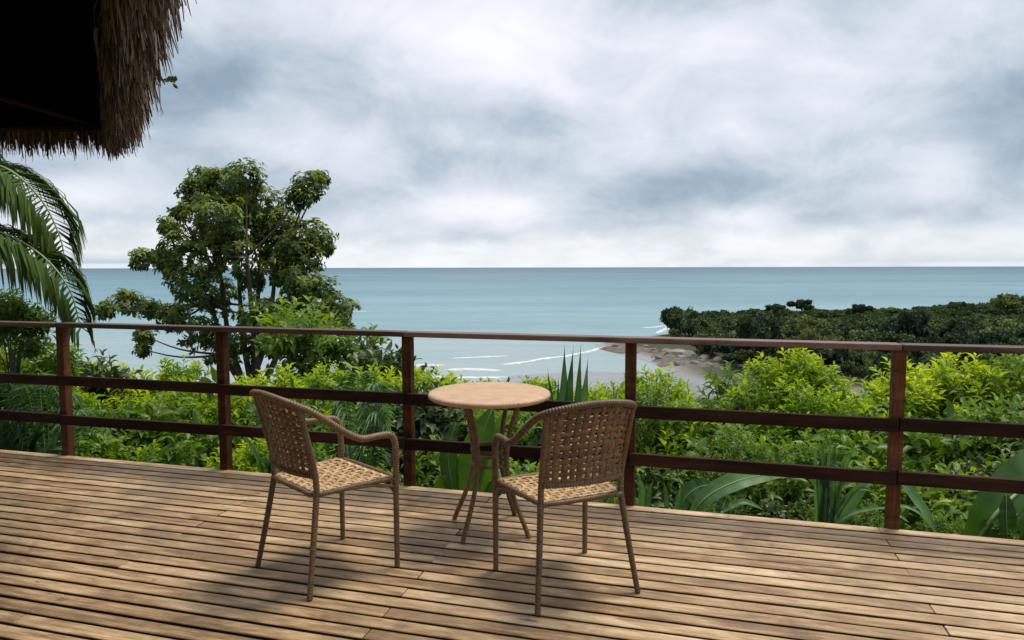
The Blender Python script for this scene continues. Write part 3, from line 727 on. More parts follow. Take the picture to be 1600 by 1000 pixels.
# ------------------------------------------------------------------ thatched roof corner
def make_roof():
    zf = 2.40
    C = atz(165, 195, zf); L = 6.2
    e1 = Vector((-1, 0.02, 0)).normalized(); e2 = Vector((.515, -.857, 0)).normalized()
    d = [None]*6
    v0 = C; v1 = C + e2*L; ang = math.atan2(e2.y, e2.x)
    verts = [v0]
    for k in range(5): verts.append(verts[-1] + Vector((cos(ang-k*pi/3), sin(ang-k*pi/3), 0))*L)
    ctr = sum(verts, Vector())/6
    t = empty('thatched_roof', (ctr.x, ctr.y, zf), 0, label='dark-bellied thatched roof corner with ragged dry fringe overhead at left', cat='roof')
    o0 = Vector((ctr.x, ctr.y, zf))
    # dark board ceiling, one board facet per side
    for k in range(6):
        a, b = verts[k]-o0, verts[(k+1) % 6]-o0; nb = 14; ap = Vector((0, 0, .72))
        S = Soup()
        tri = [(a, b, ap)]
        V = [tuple(a), tuple(b), tuple(ap), tuple(a+Vector((0, 0, .03))), tuple(b+Vector((0, 0, .03))), tuple(ap+Vector((0, 0, .03)))]
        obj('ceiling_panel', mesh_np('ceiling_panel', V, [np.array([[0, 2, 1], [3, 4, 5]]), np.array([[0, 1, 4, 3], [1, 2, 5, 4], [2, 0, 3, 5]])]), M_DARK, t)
        obj('eave_beam', tube_mesh('eave_beam', [tuple(a+Vector((0, 0, -.02))), tuple((a+b)/2+Vector((0, 0, -.02))), tuple(b+Vector((0, 0, -.02)))], .022, step=2, ns=6), M_RAIL, t)
        obj('hip_beam', tube_mesh('hip_beam', [tuple(a+Vector((0, 0, -.012))), tuple((a+ap)/2+Vector((0, 0, -.03))), tuple(ap)], .018, step=2, ns=6), M_RAIL, t)
    # outer thatch body
    for k in range(6):
        a, b = verts[k]-o0, verts[(k+1) % 6]-o0
        oa, ob = a*1.030 + Vector((0, 0, .12)), b*1.030 + Vector((0, 0, .12)); ap = Vector((0, 0, 3.6))
        nu, nv = 40, 24; V = []
        for j in range(nv+1):
            for i in range(nu+1):
                p = (oa*(1-i/nu)+ob*(i/nu))*(1-j/nv)+ap*(j/nv); q = .04*math.sin(i*7.1+j*3.3)+.03*math.sin(j*9.7-i*2.2)
                V.append(tuple(p+Vector((0, 0, q))))
        ii_ = (np.arange(nv)[:, None]*(nu+1)+np.arange(nu)[None, :]).ravel()
        obj('thatch_slope', mesh_np('thatch_slope', V, np.stack([ii_, ii_+1, ii_+nu+2, ii_+nu+1], -1), {'tint': np.full(len(V), .45)}, True), M_THATCH, t)
    # fringe: thousands of dry strips along the two eaves near the deck
    r = np.random.default_rng(12); S = Soup()
    def strips(a, b, n, out, seedw):
        for _ in range(n):
            s = r.random(); q = r.random()
            base = a+(b-a)*s + out*(-.02+.15*q)
            ztop = .02 + .16*q + .08*r.random()
            ln = (.16+.12*r.random())*(1.0+.4*q*r.random())
            dz = np.array((0, 0, -1.)); lean = np.array(out)*(.16*r.random()-.03+.10*q*r.random()) + r.normal(size=3)*.10
            d1 = unit(np.array(out)*(.5*r.random()) + dz*.8 + r.normal(size=3)*.12); d2 = unit(dz + lean)
            p0 = np.array((base.x, base.y, ztop)); p1 = p0 + d1*ln*.45; p2 = p1 + d2*ln*.55
            w = .003+.008*r.random()**1.5; sd1 = unit(np.cross(d2, r.normal(size=3)))*w
            V = [p0-sd1, p0+sd1, p1+sd1*.9, p1-sd1*.9, p2+sd1*.25, p2-sd1*.25]
            S.add(V, [[0, 1, 2, 3], [3, 2, 4, 5]], None, np.clip(r.normal(.45, .30), 0, 1))
    a = verts[0]-o0
    bl = a + e1*4.2; br = a + e2*5.2
    o1 = Vector((0.0, 1, 0)); o2 = Vector((.857, .515, 0))
    strips(a, bl, 6500, o1, 0); strips(a, br, 11000, o2, 1)
    # round the corner
    for g in np.linspace(0, 1, 7):
        od = (o1*(1-g)+o2*g).normalized(); strips(a, a+od*.02, 130, od, 2)
    obj('thatch_fringe', S.mesh('thatch_fringe'), M_THATCH, t, kind='stuff')
    # a sprig growing out of the thatch
    S = Soup(); p = at(243, 127, (C.y-1.0)) - o0
    bs = []; n = 14
    base = np.array([tuple(p + Vector((.008*i, .0, .004*math.sin(i)))) for i in range(n)])
    leaves(S, base, np.stack([np.ones(n), r.normal(size=n), r.normal(size=n)], 1), r.normal(size=(n, 3)), .04, .018, .4)
    obj('sprig', S.mesh('sprig'), M_LEAF_D, t)
    # posts that carry it, standing on the deck at the left and behind the camera
    for k in (0, 5, 4):
        q = verts[k]-o0
        x = q*.80 if k else q*.72
        rp = tube_mesh('roof_post', [tuple(Vector((x.x, x.y, -zf-1.2))), tuple(Vector((x.x, x.y, -1))), tuple(Vector((x.x, x.y, .15)))], .08, step=.5, ns=10)
        obj('roof_post', rp, M_RAIL, t)
make_roof()

# ------------------------------------------------------------------ vegetation
def shrub_soup(seed, ntwig, H, Rx, leafL, leafW, perm=10, upright=.5, young=.5, droop=.2, base_t=.3, low=.12):
    """twigs with leaf pairs spread through an uneven crown, standing on a few stems"""
    r = np.random.default_rng(seed); S = Soup(); St = Soup()
    cl = []
    for _ in range(10):
        a = r.random()*6.28; q = Rx*.62*math.sqrt(r.random()); zc = H*(low+.15+.62*r.random()*(1-.35*(q/Rx)**2))
        cl.append((q*cos(a), q*sin(a), zc, Rx*(.34+.22*r.random())))
    cl.append((0, 0, H*.62, Rx*.6))
    for c in cl:
        St.tube([(r.normal()*.05, r.normal()*.05, -1.6), (c[0]*.3, c[1]*.3, c[2]*.35), (c[0], c[1], c[2])], (.022, .007), .25, 5)
    w = np.array([c[3]**2 for c in cl]); pick = r.choice(len(cl), ntwig, p=w/w.sum())
    for k in range(ntwig):
        c = cl[pick[k]]; d = unit(r.normal(size=3)); d[2] = d[2]*.8+.25; d = unit(d)
        rad = c[3]*(.45+.6*r.random()**.7)
        tip = np.array(c[:3]) + d*rad*np.array((1, 1, .85)); 
        if tip[2] > H: tip[2] = H-(tip[2]-H)*.5
        if tip[2] < .02: tip[2] = .02+.1*r.random()
        ax = unit(d*.7 + np.array((0, 0, upright)) + r.normal(size=3)*.25); tl = leafL*(1.4+1.6*r.random())
        b0 = tip - ax*tl
        St.tube([tuple(b0), tuple(b0+ax*tl*.5), tuple(tip)], (.004, .002), 1, 3)
        m = perm + int(r.integers(-2, 3)); ts = np.linspace(.15, 1, m); ph = np.arange(m)*2.4 + r.random()*6
        ref = unit(np.cross(ax, r.normal(size=3))); bi = np.cross(ax, ref)
        outv = np.cos(ph)[:, None]*ref + np.sin(ph)[:, None]*bi
        la = unit(outv*(1-.45*ts[:, None]) + ax*(.35+.5*ts[:, None]) + np.array((0, 0, -.12)))
        ln = unit(ax*.8 + np.array((0, 0, .7)) + r.normal(size=(m, 3))*.25)
        L = leafL*(.65+.5*r.random(m))*(1-.35*ts**4)
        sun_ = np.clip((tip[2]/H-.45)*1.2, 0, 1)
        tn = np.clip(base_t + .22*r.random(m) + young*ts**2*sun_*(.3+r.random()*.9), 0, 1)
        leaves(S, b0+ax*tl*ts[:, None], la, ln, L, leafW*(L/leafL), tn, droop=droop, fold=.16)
    return S.mesh('foliage'), St.mesh('stem')
KIND = {}
KIND['lime'] = [shrub_soup(100+i, 250, 1.7, .74, .128, .056, 10, .85, .8, .22, .32) for i in range(3)]
KIND['mid'] = [shrub_soup(110+i, 240, 1.7, .82, .150, .062, 9, .45, .6, .30, .30) for i in range(3)]
KIND['dark'] = [shrub_soup(120+i, 210, 1.6, .85, .180, .080, 8, .3, .45, .32, .26) for i in range(2)]
KIND['fine'] = [shrub_soup(130+i, 420, 1.3, .8, .070, .028, 12, .5, .5, .2, .32) for i in range(2)]
KIND['broad'] = [shrub_soup(140+i, 120, 1.6, .85, .26, .115, 7, .35, .5, .38, .32) for i in range(2)]
MATK = {'broad': M_LEAF_G, 'lime': M_LEAF_Y, 'mid': M_LEAF_G, 'dark': M_LEAF_D, 'fine': M_LEAF_G}
KH = {'broad': 1.6, 'lime': 1.7, 'mid': 1.7, 'dark': 1.6, 'fine': 1.3}
LOOK = {'broad': 'large-leaved green shrub', 'lime': 'bright yellow-green shrub', 'mid': 'mid green shrub', 'dark': 'dark broad-leaved shrub', 'fine': 'small-leaved green shrub'}
def bay_of(px):
    for x, s in ((104, 'left of the first post'), (347, 'behind first bay from left'), (634, 'behind second bay from left'),
                 (983, 'behind the table bay'), (1395, 'behind bay right of table')):
        if px < x: return s
    return 'right of the last post'
SEEN = {}
def shrub(kind, px, Y, top_py, s=1.0, row='', squash=1.0, rz=None, bay=True):
    p = at(px, top_py, Y); h = KH[kind]*s*squash
    rz = random.uniform(0, 6.28) if rz is None else rz
    lab = ('' if not bay else 'big ' if s > 1.08 else 'small ' if s < .8 else '') + f'{LOOK[kind]} {row}' + (f' {bay_of(px)}' if bay else '')
    t = empty('leafy_shrub', (p.x, p.y, p.z-h*.97), rz, label=lab, cat='shrub', group='leafy shrubs of the hedge beyond the railing')
    SEEN.setdefault(lab, []).append((px, t))
    t.scale = (s, s, s*squash)
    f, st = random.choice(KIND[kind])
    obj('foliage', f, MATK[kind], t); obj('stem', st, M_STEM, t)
    return t
def rail_y(px):                              # distance of the railing line along the ray through a photo column
    u = (px-800)/FPX; return RAIL_W/(RAIL_N[1]+RAIL_N[0]*u)
SIL = ([-200, 0, 60, 110, 150, 230, 300, 370, 450, 500, 560, 600, 640, 690, 740, 800, 850, 900, 960, 1010, 1060, 1110, 1170, 1230, 1255, 1290, 1380, 1430, 1500, 1560, 1600, 1800],
       [520, 530, 545, 560, 572, 568, 578, 566, 560, 552, 556, 560, 574, 590, 602, 606, 606, 602, 598, 578, 592, 586, 590, 572, 552, 588, 594, 584, 562, 575, 552, 540])
def kind_for(px, row):
    q = random.random()
    if px > 990 and random.random() < .22: return random.choice(('mid', 'fine', 'dark'))
    if px < 180: return 'mid' if q < .65 else ('dark' if q < .85 else 'lime')
    if px < 640: return ('lime' if q < .75 else 'mid') if row == 'top' else ('mid' if q < .5 else 'dark' if q < .8 else 'lime')
    if px < 990: return ('lime' if q < .4 else 'mid') if row == 'top' else ('mid' if q < .6 else 'dark')
    return ('lime' if q < .85 else 'mid') if row == 'top' else (('lime' if q < .5 else 'mid') if row == 'middle' else ('dark' if q < .45 else 'mid' if q < .8 else 'fine'))
for px in range(-150, 1790, 74):             # back row: its tops are the skyline of the hedge
    x = px+random.uniform(-18, 18)
    shrub(kind_for(x, 'top'), x, rail_y(x)+random.uniform(4.2, 5.4), np.interp(x, *SIL)+random.uniform(-8, 22), random.uniform(.85, 1.3), 'in the back row')
for px in range(-130, 1770, 80):             # middle row
    x = px+random.uniform(-20, 20)
    shrub(kind_for(x, 'middle'), x, rail_y(x)+random.uniform(2.5, 3.4), max(np.interp(x, *SIL)+26, 610)+random.uniform(-14, 34), random.uniform(.75, 1.15), 'in the middle row')
for px in range(-110, 1760, 84):             # front row, low
    x = px+random.uniform(-20, 20)
    shrub(kind_for(x, 'low'), x, rail_y(x)+random.uniform(1.3, 1.9), 668+random.uniform(-12, 40)+.02*x, random.uniform(.65, .9), 'in the low front row')
for px in range(-80, 1740, 120):             # plants crowding the deck edge
    x = px+random.uniform(-30, 30)
    shrub('fine' if random.random() < .5 else 'dark', x, rail_y(x)+random.uniform(.65, .95), 735+random.uniform(-15, 25)+.04*x, random.uniform(.38, .5), 'close against the deck edge')
for (k, px, dy, py, s, row) in [('lime', 1252, 3.9, 541, .85, 'as a tall bright shoot above the hedge'), ('lime', 1412, 4.2, 566, 1.0, 'with a rounded bright top near the right post'),
                           ('lime', 1500, 4.4, 553, 1.15, 'as the tallest bright dome of the hedge'), ('mid', 1595, 4.3, 545, 1.2, 'rising at the frame edge'),
                           ('lime', 1030, 4.0, 572, .9, 'beside the fourth post as a bright tuft'), ('mid', 20, 2.0, 520, 1.0, 'as a tall leafy mass under the palm'),
                           ('lime', 262, 5.2, 556, 1.0, 'with yellow new tips before the sea'), ('lime', 150, 5.0, 560, .8, 'as a bright clump before the sea'), ('mid', 500, 7.5, 470, 1.55, 'as a tall bush crowding the big tree'),
                           ('dark', 585, 6.2, 538, 1.25, 'as a tall drooping bush right of the big tree'), ('dark', 120, 4.2, 520, 1.0, 'as a dark clump behind the first post'), ('mid', 10, 1.2, 438, .55, 'as a leafy sprig high at the frame edge'),
                           ('lime', 700, 6.0, 588, 1.0, 'as a bright tuft just left of the table top'), ('mid', 660, 5.5, 575, .9, 'as a leafy shoot beside the third post')]:
    shrub(k, px, rail_y(px)+dy, py, s, row, bay=False)
for px in range(655, 985, 46):
    x = px+random.uniform(-12, 12)
    shrub('lime' if random.random() < .6 else 'mid', x, rail_y(x)+random.uniform(3.4, 6.5), 596+random.uniform(-6, 12), random.uniform(.75, 1.0), 'level with the table top')
shrub('dark', 812, 16.0, 573, 1.3, 'whose small dark top shows behind the table edge', bay=False)
shrub('dark', 925, 22.0, 585, 2.0, 'as a dark top beside the sword leaves, before the beach', bay=False)
shrub('dark', 962, 24.0, 588, 2.0, 'as a dark top by the fourth post, before the beach', bay=False)
for px, dy, py, sc_, row in [(60, 2.2, 600, .8, 'in front of the hedge'), (205, 2.6, 612, .75, 'in front of the hedge'), (300, 1.6, 655, .6, 'low in the hedge'), (455, 3.0, 600, .85, 'in front of the hedge'),
                             (590, 4.6, 560, 1.1, 'high in the hedge'), (520, 1.7, 650, .65, 'low in the hedge'), (1110, 2.4, 640, .7, 'in front of the hedge'), (1330, 2.0, 660, .65, 'low in the hedge'),
                             (1480, 2.6, 640, .75, 'in front of the hedge'), (130, 1.3, 665, .5, 'low in the hedge'), (1210, 1.2, 715, .45, 'close to the deck'), (330, 3.6, 585, .9, 'high in the hedge')]:
    shrub('broad', px, rail_y(px)+dy, py, sc_, row)
for lab, ts in SEEN.items():                  # alike shrubs side by side: told apart by their order along the railing
    if len(ts) > 1:
        for k, (px, t) in enumerate(sorted(ts, key=lambda q: q[0])):
            t['label'] = lab + (', left one' if k == 0 else ', right one' if k == len(ts)-1 else ', middle one' if len(ts) == 3 else ', second one' if k == 1 else ', third one' if k == 2 else ', fourth one')
# low ground cover that nobody could count
S = Soup(); n = 16000; r = np.random.default_rng(77)
gu = r.uniform(-8, 6, n); gw = RAIL_W + .25 + 8*r.random(n)**1.3
X = RAIL_D[0]*gu+RAIL_N[0]*gw; Y = RAIL_D[1]*gu+RAIL_N[1]*gw
B = np.stack([X, Y, ground_z(X, Y)+.02+.22*r.random(n)], 1)
leaves(S, B, np.stack([r.normal(size=n), r.normal(size=n), .4+.5*r.random(n)], 1), np.stack([r.normal(size=n)*.4, r.normal(size=n)*.4, np.ones(n)], 1), .09+.10*r.random(n), .04+.03*r.random(n), .15+.4*r.random(n))
obj('ground_cover', S.mesh('ground_cover'), M_LEAF_G, kind='stuff')

# ---- the big tree beyond the railing
def make_tree():
    Y0 = 16.0
    lobes = [(350, 290, 42), (385, 275, 30), (322, 278, 24), (300, 297, 18), (484, 288, 25), (500, 276, 14), (466, 308, 22), (410, 322, 38), (335, 340, 46), (283, 385, 34), (360, 390, 44), (442, 350, 34),
             (492, 368, 30), (222, 402, 16), (250, 398, 18), (436, 425, 34), (478, 400, 30), (302, 437, 38), (340, 460, 36), (405, 488, 34), (465, 470, 30), (500, 492, 28), (196, 470, 26), (166, 482, 17), (236, 480, 20),
             (272, 492, 24), (226, 524, 17), (222, 545, 10), (312, 512, 38), (352, 540, 34), (402, 530, 38), (446, 522, 34), (506, 382, 14), (262, 350, 14), (392, 352, 42), (310, 318, 26), (525, 500, 20), (280, 330, 12), (455, 385, 30), (392, 436, 18), (500, 450, 28), (530, 478, 26), (470, 440, 30), (520, 510, 26), (380, 310, 34), (345, 365, 40), (265, 415, 20), (425, 385, 32)]
    base = at(392, 640, Y0); g = float(ground_z(base.x, base.y))
    root = Vector((base.x, base.y, g-.2))
    t = empty('broadleaf_tree', root, 0, label='big dark broad-leaved tree standing alone against the sea, left of centre', cat='tree')
    r = np.random.default_rng(9); S = Soup(); Tk = Soup()
    fork = np.array((0, 0, (at(0, 600, Y0).z-root.z)))
    Tk.tube([(0, 0, 0), (.05, .02, fork[2]*.5), tuple(fork)], (.24, .17), .3, 10)
    stems = []
    for (px, py) in [(345, 430), (372, 420), (405, 420), (432, 410), (385, 400), (330, 470), (455, 440)]:
        p = np.array(at(px, py, Y0+r.uniform(-.7, .7))-root); q = fork*.9+np.array((r.normal()*.08, r.normal()*.08, 0))
        mid = q*.5+p*.5+np.array(((p[0]-q[0])*.15, 0, -.15)); Tk.tube([tuple(q), tuple(mid), tuple(p)], (.085, .04), .25, 7); stems.append((q, mid, p))
    for (px, py, rp) in lobes:
        R_ = rp*Y0/FPX; c = np.array(at(px, py, Y0+r.uniform(-1.1, 1.1))-root)
        best = min((s for s in stems), key=lambda s: np.linalg.norm(s[2]-c) + (2 if s[2][2] > c[2]+.4 else 0))
        st = best[2] if best[2][2] < c[2]+.3 else best[1]
        Tk.tube([tuple(st), tuple(st*.45+c*.55+np.array((0, 0, -.12))), tuple(c)], (.035, .012), .25, 5)
        ncl = int(22+190*R_**2)
        for _ in range(ncl):
            d = unit(r.normal(size=3)); rad = R_*(.25+.85*r.random()**.55); p = c+d*rad*np.array((1, 1.0, .85))
            ax = unit(d+np.array((0, 0, .5))+r.normal(size=3)*.3)
            if r.random() < .5: Tk.tube([tuple(c+d*rad*.3), tuple(p-ax*.05), tuple(p)], (.009, .004), 1, 3)
            m = int(r.integers(7, 12)); ph = np.arange(m)*2.4+r.random()*6; ref = unit(np.cross(ax, r.normal(size=3))); bi = np.cross(ax, ref)
            o_ = np.cos(ph)[:, None]*ref+np.sin(ph)[:, None]*bi
            la = unit(o_+ax*.35+np.array((0, 0, -.30))); ln = unit(ax+np.array((0, 0, .5))+r.normal(size=(m, 3))*.2)
            L = .095+.08*r.random(m)
            leaves(S, np.repeat(p[None], m, 0)+ax*r.uniform(-.06, .04, (m, 1)), la, ln, L, L*.44, np.clip(.15+.3*r.random(m)+.55*r.random()*(p[2]-c[2] > 0), 0, 1), droop=.25, fold=.14)  # leaves in each lobe's upper half tinted lighter, as painted highlights
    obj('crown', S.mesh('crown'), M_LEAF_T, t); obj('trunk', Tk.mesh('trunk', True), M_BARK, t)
make_tree()

# ---- palm at the left
def make_palm():
    cr = at(-190, 330, 6.9); g = float(ground_z(cr.x-.4, cr.y+.3))
    root = Vector((cr.x-.4, cr.y+.3, g-.1))
    t = empty('coconut_palm', root, 0, label='coconut palm whose long drooping fronds reach in at the left edge', cat='palm')
    top = cr-root
    obj('trunk', tube_mesh('trunk', [(0, 0, 0), (.15, -.1, top.z*.5), (top.x, top.y, top.z-.1)], (.15, .10), step=.25, ns=12), M_BARK, t)
    def frond(pts, n=70, ll=.80, seed=0, hang=.8):
        r = np.random.default_rng(seed); C = spline([tuple(Vector(p)-root) for p in pts], .05); m = len(C)
        T = unit(np.gradient(C, axis=0)); S = Soup()
        V, Q, Tr = tube_arrays(C, np.linspace(.022, .005, m), 6); rach = Soup(); rach.add(V, Q, Tr, .8)
        for i in range(n):
            f = .12+.88*i/(n-1); k = min(m-1, int(f*(m-1)))
            up = np.array((0, 0, 1.)); sd_ = unit(np.cross(T[k], up))
            ln = ll*(.55+.45*sin(pi*min(1, f*.9+.12)))*(1-.45*max(0, f-.75)/.25)
            for s in (-1, 1):
                d1 = unit(T[k]*(.55+.25*r.random())+sd_*s*.75+up*.10+r.normal(size=3)*.07); d2 = unit(d1*.45+np.array((0, 0, -1.))*hang+T[k]*.55+r.normal(size=3)*.06); d3 = unit(d2*.5+np.array((0, 0, -1.)))
                p0 = C[k]; p1 = p0+d1*ln*.3; p2 = p1+d2*ln*.38; p3 = p2+d3*ln*.32
                w = .0105+.004*r.random(); nv = unit(np.cross(d1, np.cross(up, d1))+r.normal(size=3)*.3)
                sdv = [unit(np.cross(d, nv)) for d in (d1, d1, d2, d3)]; W = (w*.5, w, w*.8, w*.08)
                P = (p0, p1, p2, p3); V = []
                for q in range(4): V += [P[q]-sdv[q]*W[q], P[q]+sdv[q]*W[q]]
                S.add(V, [[0, 1, 3, 2], [2, 3, 5, 4], [4, 5, 7, 6]], None, np.clip(.35+.25*r.random()+(.25 if s > 0 else 0), 0, 1))
        fo = obj('frond', rach.mesh('frond', True), M_RIB, t)
        obj('leaflets', S.mesh('leaflets'), M_PALM, fo, kind='stuff')
    frond([cr, at(-90, 255, 6.8), at(0, 258, 6.6), at(60, 305, 6.4), at(92, 365, 6.3), at(102, 410, 6.25)], 190, .80, 1, .6)
    frond([cr, at(-110, 340, 6.6), at(-20, 355, 6.3), at(55, 390, 6.1), at(105, 445, 6.0), at(126, 510, 5.95)], 200, .82, 2, .7)
    frond([cr, at(-200, 230, 7.2), at(-120, 190, 7.8), at(-30, 225, 8.3), at(20, 300, 8.6)], 66, .8, 3)
    frond([cr, at(-240, 280, 6.2), at(-300, 260, 5.6), at(-380, 330, 5.1), at(-420, 460, 4.8)], 60, .8, 4)
    frond([cr, at(-260, 240, 7.8), at(-350, 200, 8.8), at(-430, 260, 9.6), at(-460, 380, 10)], 60, .8, 5)
    frond([cr, at(-180, 250, 8.0), at(-150, 215, 9.2), at(-130, 260, 10.2), at(-120, 360, 10.8)], 60, .8, 6)
    frond([cr, at(-150, 380, 7.0), at(-90, 420, 7.0), at(-45, 480, 7.0), at(-20, 560, 7.0)], 60, .7, 7)
make_palm()

# ---- large-leaved and strap-leaved plants at the deck edge
def blade_mesh(pts, wmax, prof, nhint, fold=.15, seg=30, wav=0.0, seed=0, tint=.5, nc=2):
    r = np.random.default_rng(seed)
    P = [np.array(p, float) for p in pts]; C = spline(P, np.linalg.norm(P[-1]-P[0])/seg); n = len(C); T = unit(np.gradient(C, axis=0)); V, A = [], []
    s = np.linspace(0, 1, n); nc2 = 2*nc+1
    row = np.convolve(r.normal(size=n+2), [.25, .5, .25], 'same')[1:-1]*.17
    for i in range(n):
        nn = np.array(nhint, float); nn = unit(nn-T[i]*(nn@T[i])); sd_ = np.cross(T[i], nn); w = wmax*prof(s[i])
        for j in range(-nc, nc+1):
            q = j/nc; V.append(C[i]+sd_*w*.5*q+nn*(abs(q)*fold*w + wav*w*sin(i*1.05+j+seed)*abs(q)+r.normal()*wav*w*.3*abs(q))); A.append(tint+row[i]+.04*r.normal()+(.14 if abs(q) < .01 else 0))
    ii_ = (np.arange(n-1)[:, None]*nc2+np.arange(nc2-1)[None, :]).ravel()
    return mesh_np('leaf', V, np.stack([ii_, ii_+1, ii_+nc2+1, ii_+nc2], -1), {'tint': A}, True), C
sword = lambda s: (min(1, .65+s)*(1-s**4))**.9*(1 if s < .55 else max(.0, 1-((s-.55)/.45)**1.6))+.01
oval = lambda s: max(.02, sin(pi*min(1, s*.93+.05))**.62)
strap = lambda s: max(.02, min(1, .55+1.5*s)*(1-s**5))
TOCAM = (0, -1, .35)
def plant(name, label, cat, px, dy, specs, mat, group=None, stemh=True):
    """specs: list of (list of (px, py, extra distance), width in m, profile, normal, tint, rib)"""
    Yb = rail_y(px)+dy; b = at(px, 800, Yb); g = float(ground_z(b.x, b.y)); root = Vector((b.x, b.y, g-.03))
    t = empty(name, root, 0, label=label, cat=cat, group=group)
    for k, (pp, w, pr, nh, tn, rib) in enumerate(specs):
        pts = [at(a, c, Yb+e)-root for a, c, e in pp]
        me_, C = blade_mesh(pts, w, pr, nh, fold=.10 if pr is oval else .2, wav=.025 if pr is oval else .01, seed=k, tint=tn)
        lf = obj('leaf', me_, mat, t)
        if rib: obj('midrib', tube_mesh('midrib', [tuple(np.array(c)+np.array((0, -.004, -.003))) for c in C[::6]]+[tuple(C[-1])], (w*.045, w*.012), step=.06, ns=6), M_RIB, lf)
        p0 = Vector(C[0]); q0 = Vector((p0.x*.25, p0.y*.25, 0))
        if stemh and p0.z > .06:
            obj('leaf_stalk', tube_mesh('leaf_stalk', [tuple(q0), tuple((q0+p0)/2+Vector((p0.x*.08, 0, 0))), tuple(p0)], (.016, .009), step=.1, ns=7), M_RIB, lf)
    return t
plant('banana_plant', 'banana plant with one huge bright leaf at the right end of the deck', 'plant', 1570, .62, [
    ([(1518, 856, 0), (1548, 812, -.02), (1592, 768, .05), (1650, 730, .2), (1710, 720, .35)], .36, oval, (-.25, -1, .45), .45, True),
    ([(1572, 850, -.15), (1571, 815, -.16), (1571, 775, -.14)], .125, oval, (.1, -1, .2), .02, True),
    ([(1598, 850, -.12), (1606, 815, -.12), (1625, 780, -.05)], .13, oval, (.2, -1, .4), .75, True),
    ([(1640, 850, .1), (1680, 760, .2), (1760, 700, .3), (1830, 720, .4)], .35, oval, (-.1, -.7, .8), .5, True)], M_BANANA)
plant('bird_of_paradise_plant', 'plant with one long paddle leaf arching right beyond the fourth post', 'plant', 1085, .60, [
    ([(1078, 806, 0), (1105, 775, .0), (1150, 752, .04), (1195, 742, .1), (1234, 741, .16)], .135, oval, (.25, -.75, .75), .80, True),
    ([(1062, 806, .1), (1068, 780, .1), (1088, 762, .12), (1112, 756, .16)], .13, oval, (-.2, -1, .3), .45, True),
    ([(1127, 812, -.08), (1128, 795, -.06), (1134, 778, -.02)], .11, oval, (.3, -1, .5), .15, True),
    ([(1128, 800, -.1), (1160, 786, -.1), (1192, 797, -.12)], .05, strap, (0, -.6, 1), .7, False),
    ([(1040, 806, 0), (1040, 780, 0), (1036, 748, 0)], .035, sword, TOCAM, .6, False),
    ([(1050, 806, 0), (1058, 785, 0), (1064, 755, 0)], .03, sword, TOCAM, .7, False)], M_BLADE)
plant('sword_leaf_plant', 'low sword-leaved plant at the foot of the fourth post', 'plant', 1000, .55, [
    ([(990, 800, 0), (985, 775, 0), (986, 730, 0)], .05, sword, TOCAM, .8, False), ([(1000, 800, 0), (1002, 770, 0), (995, 735, 0)], .05, sword, TOCAM, .75, False),
    ([(1010, 800, 0), (1012, 775, 0), (1020, 748, 0)], .04, sword, TOCAM, .6, False), ([(1018, 802, 0), (1030, 790, 0), (1048, 796, -.05)], .04, strap, (0, -.6, 1), .75, False)], M_BLADE)
r = random.Random(4)
specs = []
for k in range(17):
    bx = 1283+r.uniform(-10, 16); tx = bx+r.uniform(-22, 75)*(.4+.6*r.random()); ty = r.uniform(688, 768); arch = r.random()
    if k == 0: bx, tx, ty = 1286, 1300, 655
    if k == 1: bx, tx, ty = 1296, 1338, 690
    if arch < .45 and k > 1: pts = [(bx, 826, 0), (bx+(tx-bx)*.35, (826+ty)/2-8, .0), (bx+(tx-bx)*.75, ty, -.02), (tx+24, ty+r.uniform(4, 24), -.08)]
    else: pts = [(bx, 826, 0), (bx+(tx-bx)*.4, (826+ty)/2, 0), (tx, ty, 0)]
    specs.append((pts, r.uniform(.022, .042), sword, (r.uniform(-.4, .4), -1, .5), r.uniform(.3, .9), False))
specs.append(([(1306, 826, 0), (1330, 785, 0), (1352, 758, 0), (1384, 748, 0)], .075, sword, (.3, -.8, .7), .95, False))
specs.append(([(1296, 826, -.05), (1325, 806, -.1), (1360, 797, -.15), (1398, 794, -.2)], .03, strap, (0, -.6, 1), .8, False))
plant('strap_leaf_clump', 'clump of long arching strap leaves left of the rightmost post', 'plant', 1290, .62, specs, M_BLADE)
plant('drooping_strap_plant', 'plant with a wide pale strap leaf drooping right of the rightmost post', 'plant', 1420, .58, [
    ([(1398, 735, .1), (1420, 770, .05), (1442, 800, .0), (1462, 836, -.05)], .085, strap, (.4, -1, .4), .95, True),
    ([(1382, 812, 0), (1402, 793, -.02), (1430, 800, -.08), (1450, 818, -.12)], .030, strap, (0, -.6, 1), .85, False),
    ([(1385, 822, 0), (1402, 808, -.02), (1420, 818, -.06)], .028, strap, (0, -.6, 1), .8, False),
    ([(1405, 830, 0), (1412, 805, 0), (1425, 788, 0)], .04, sword, TOCAM, .4, False)], M_BLADE, stemh=False)
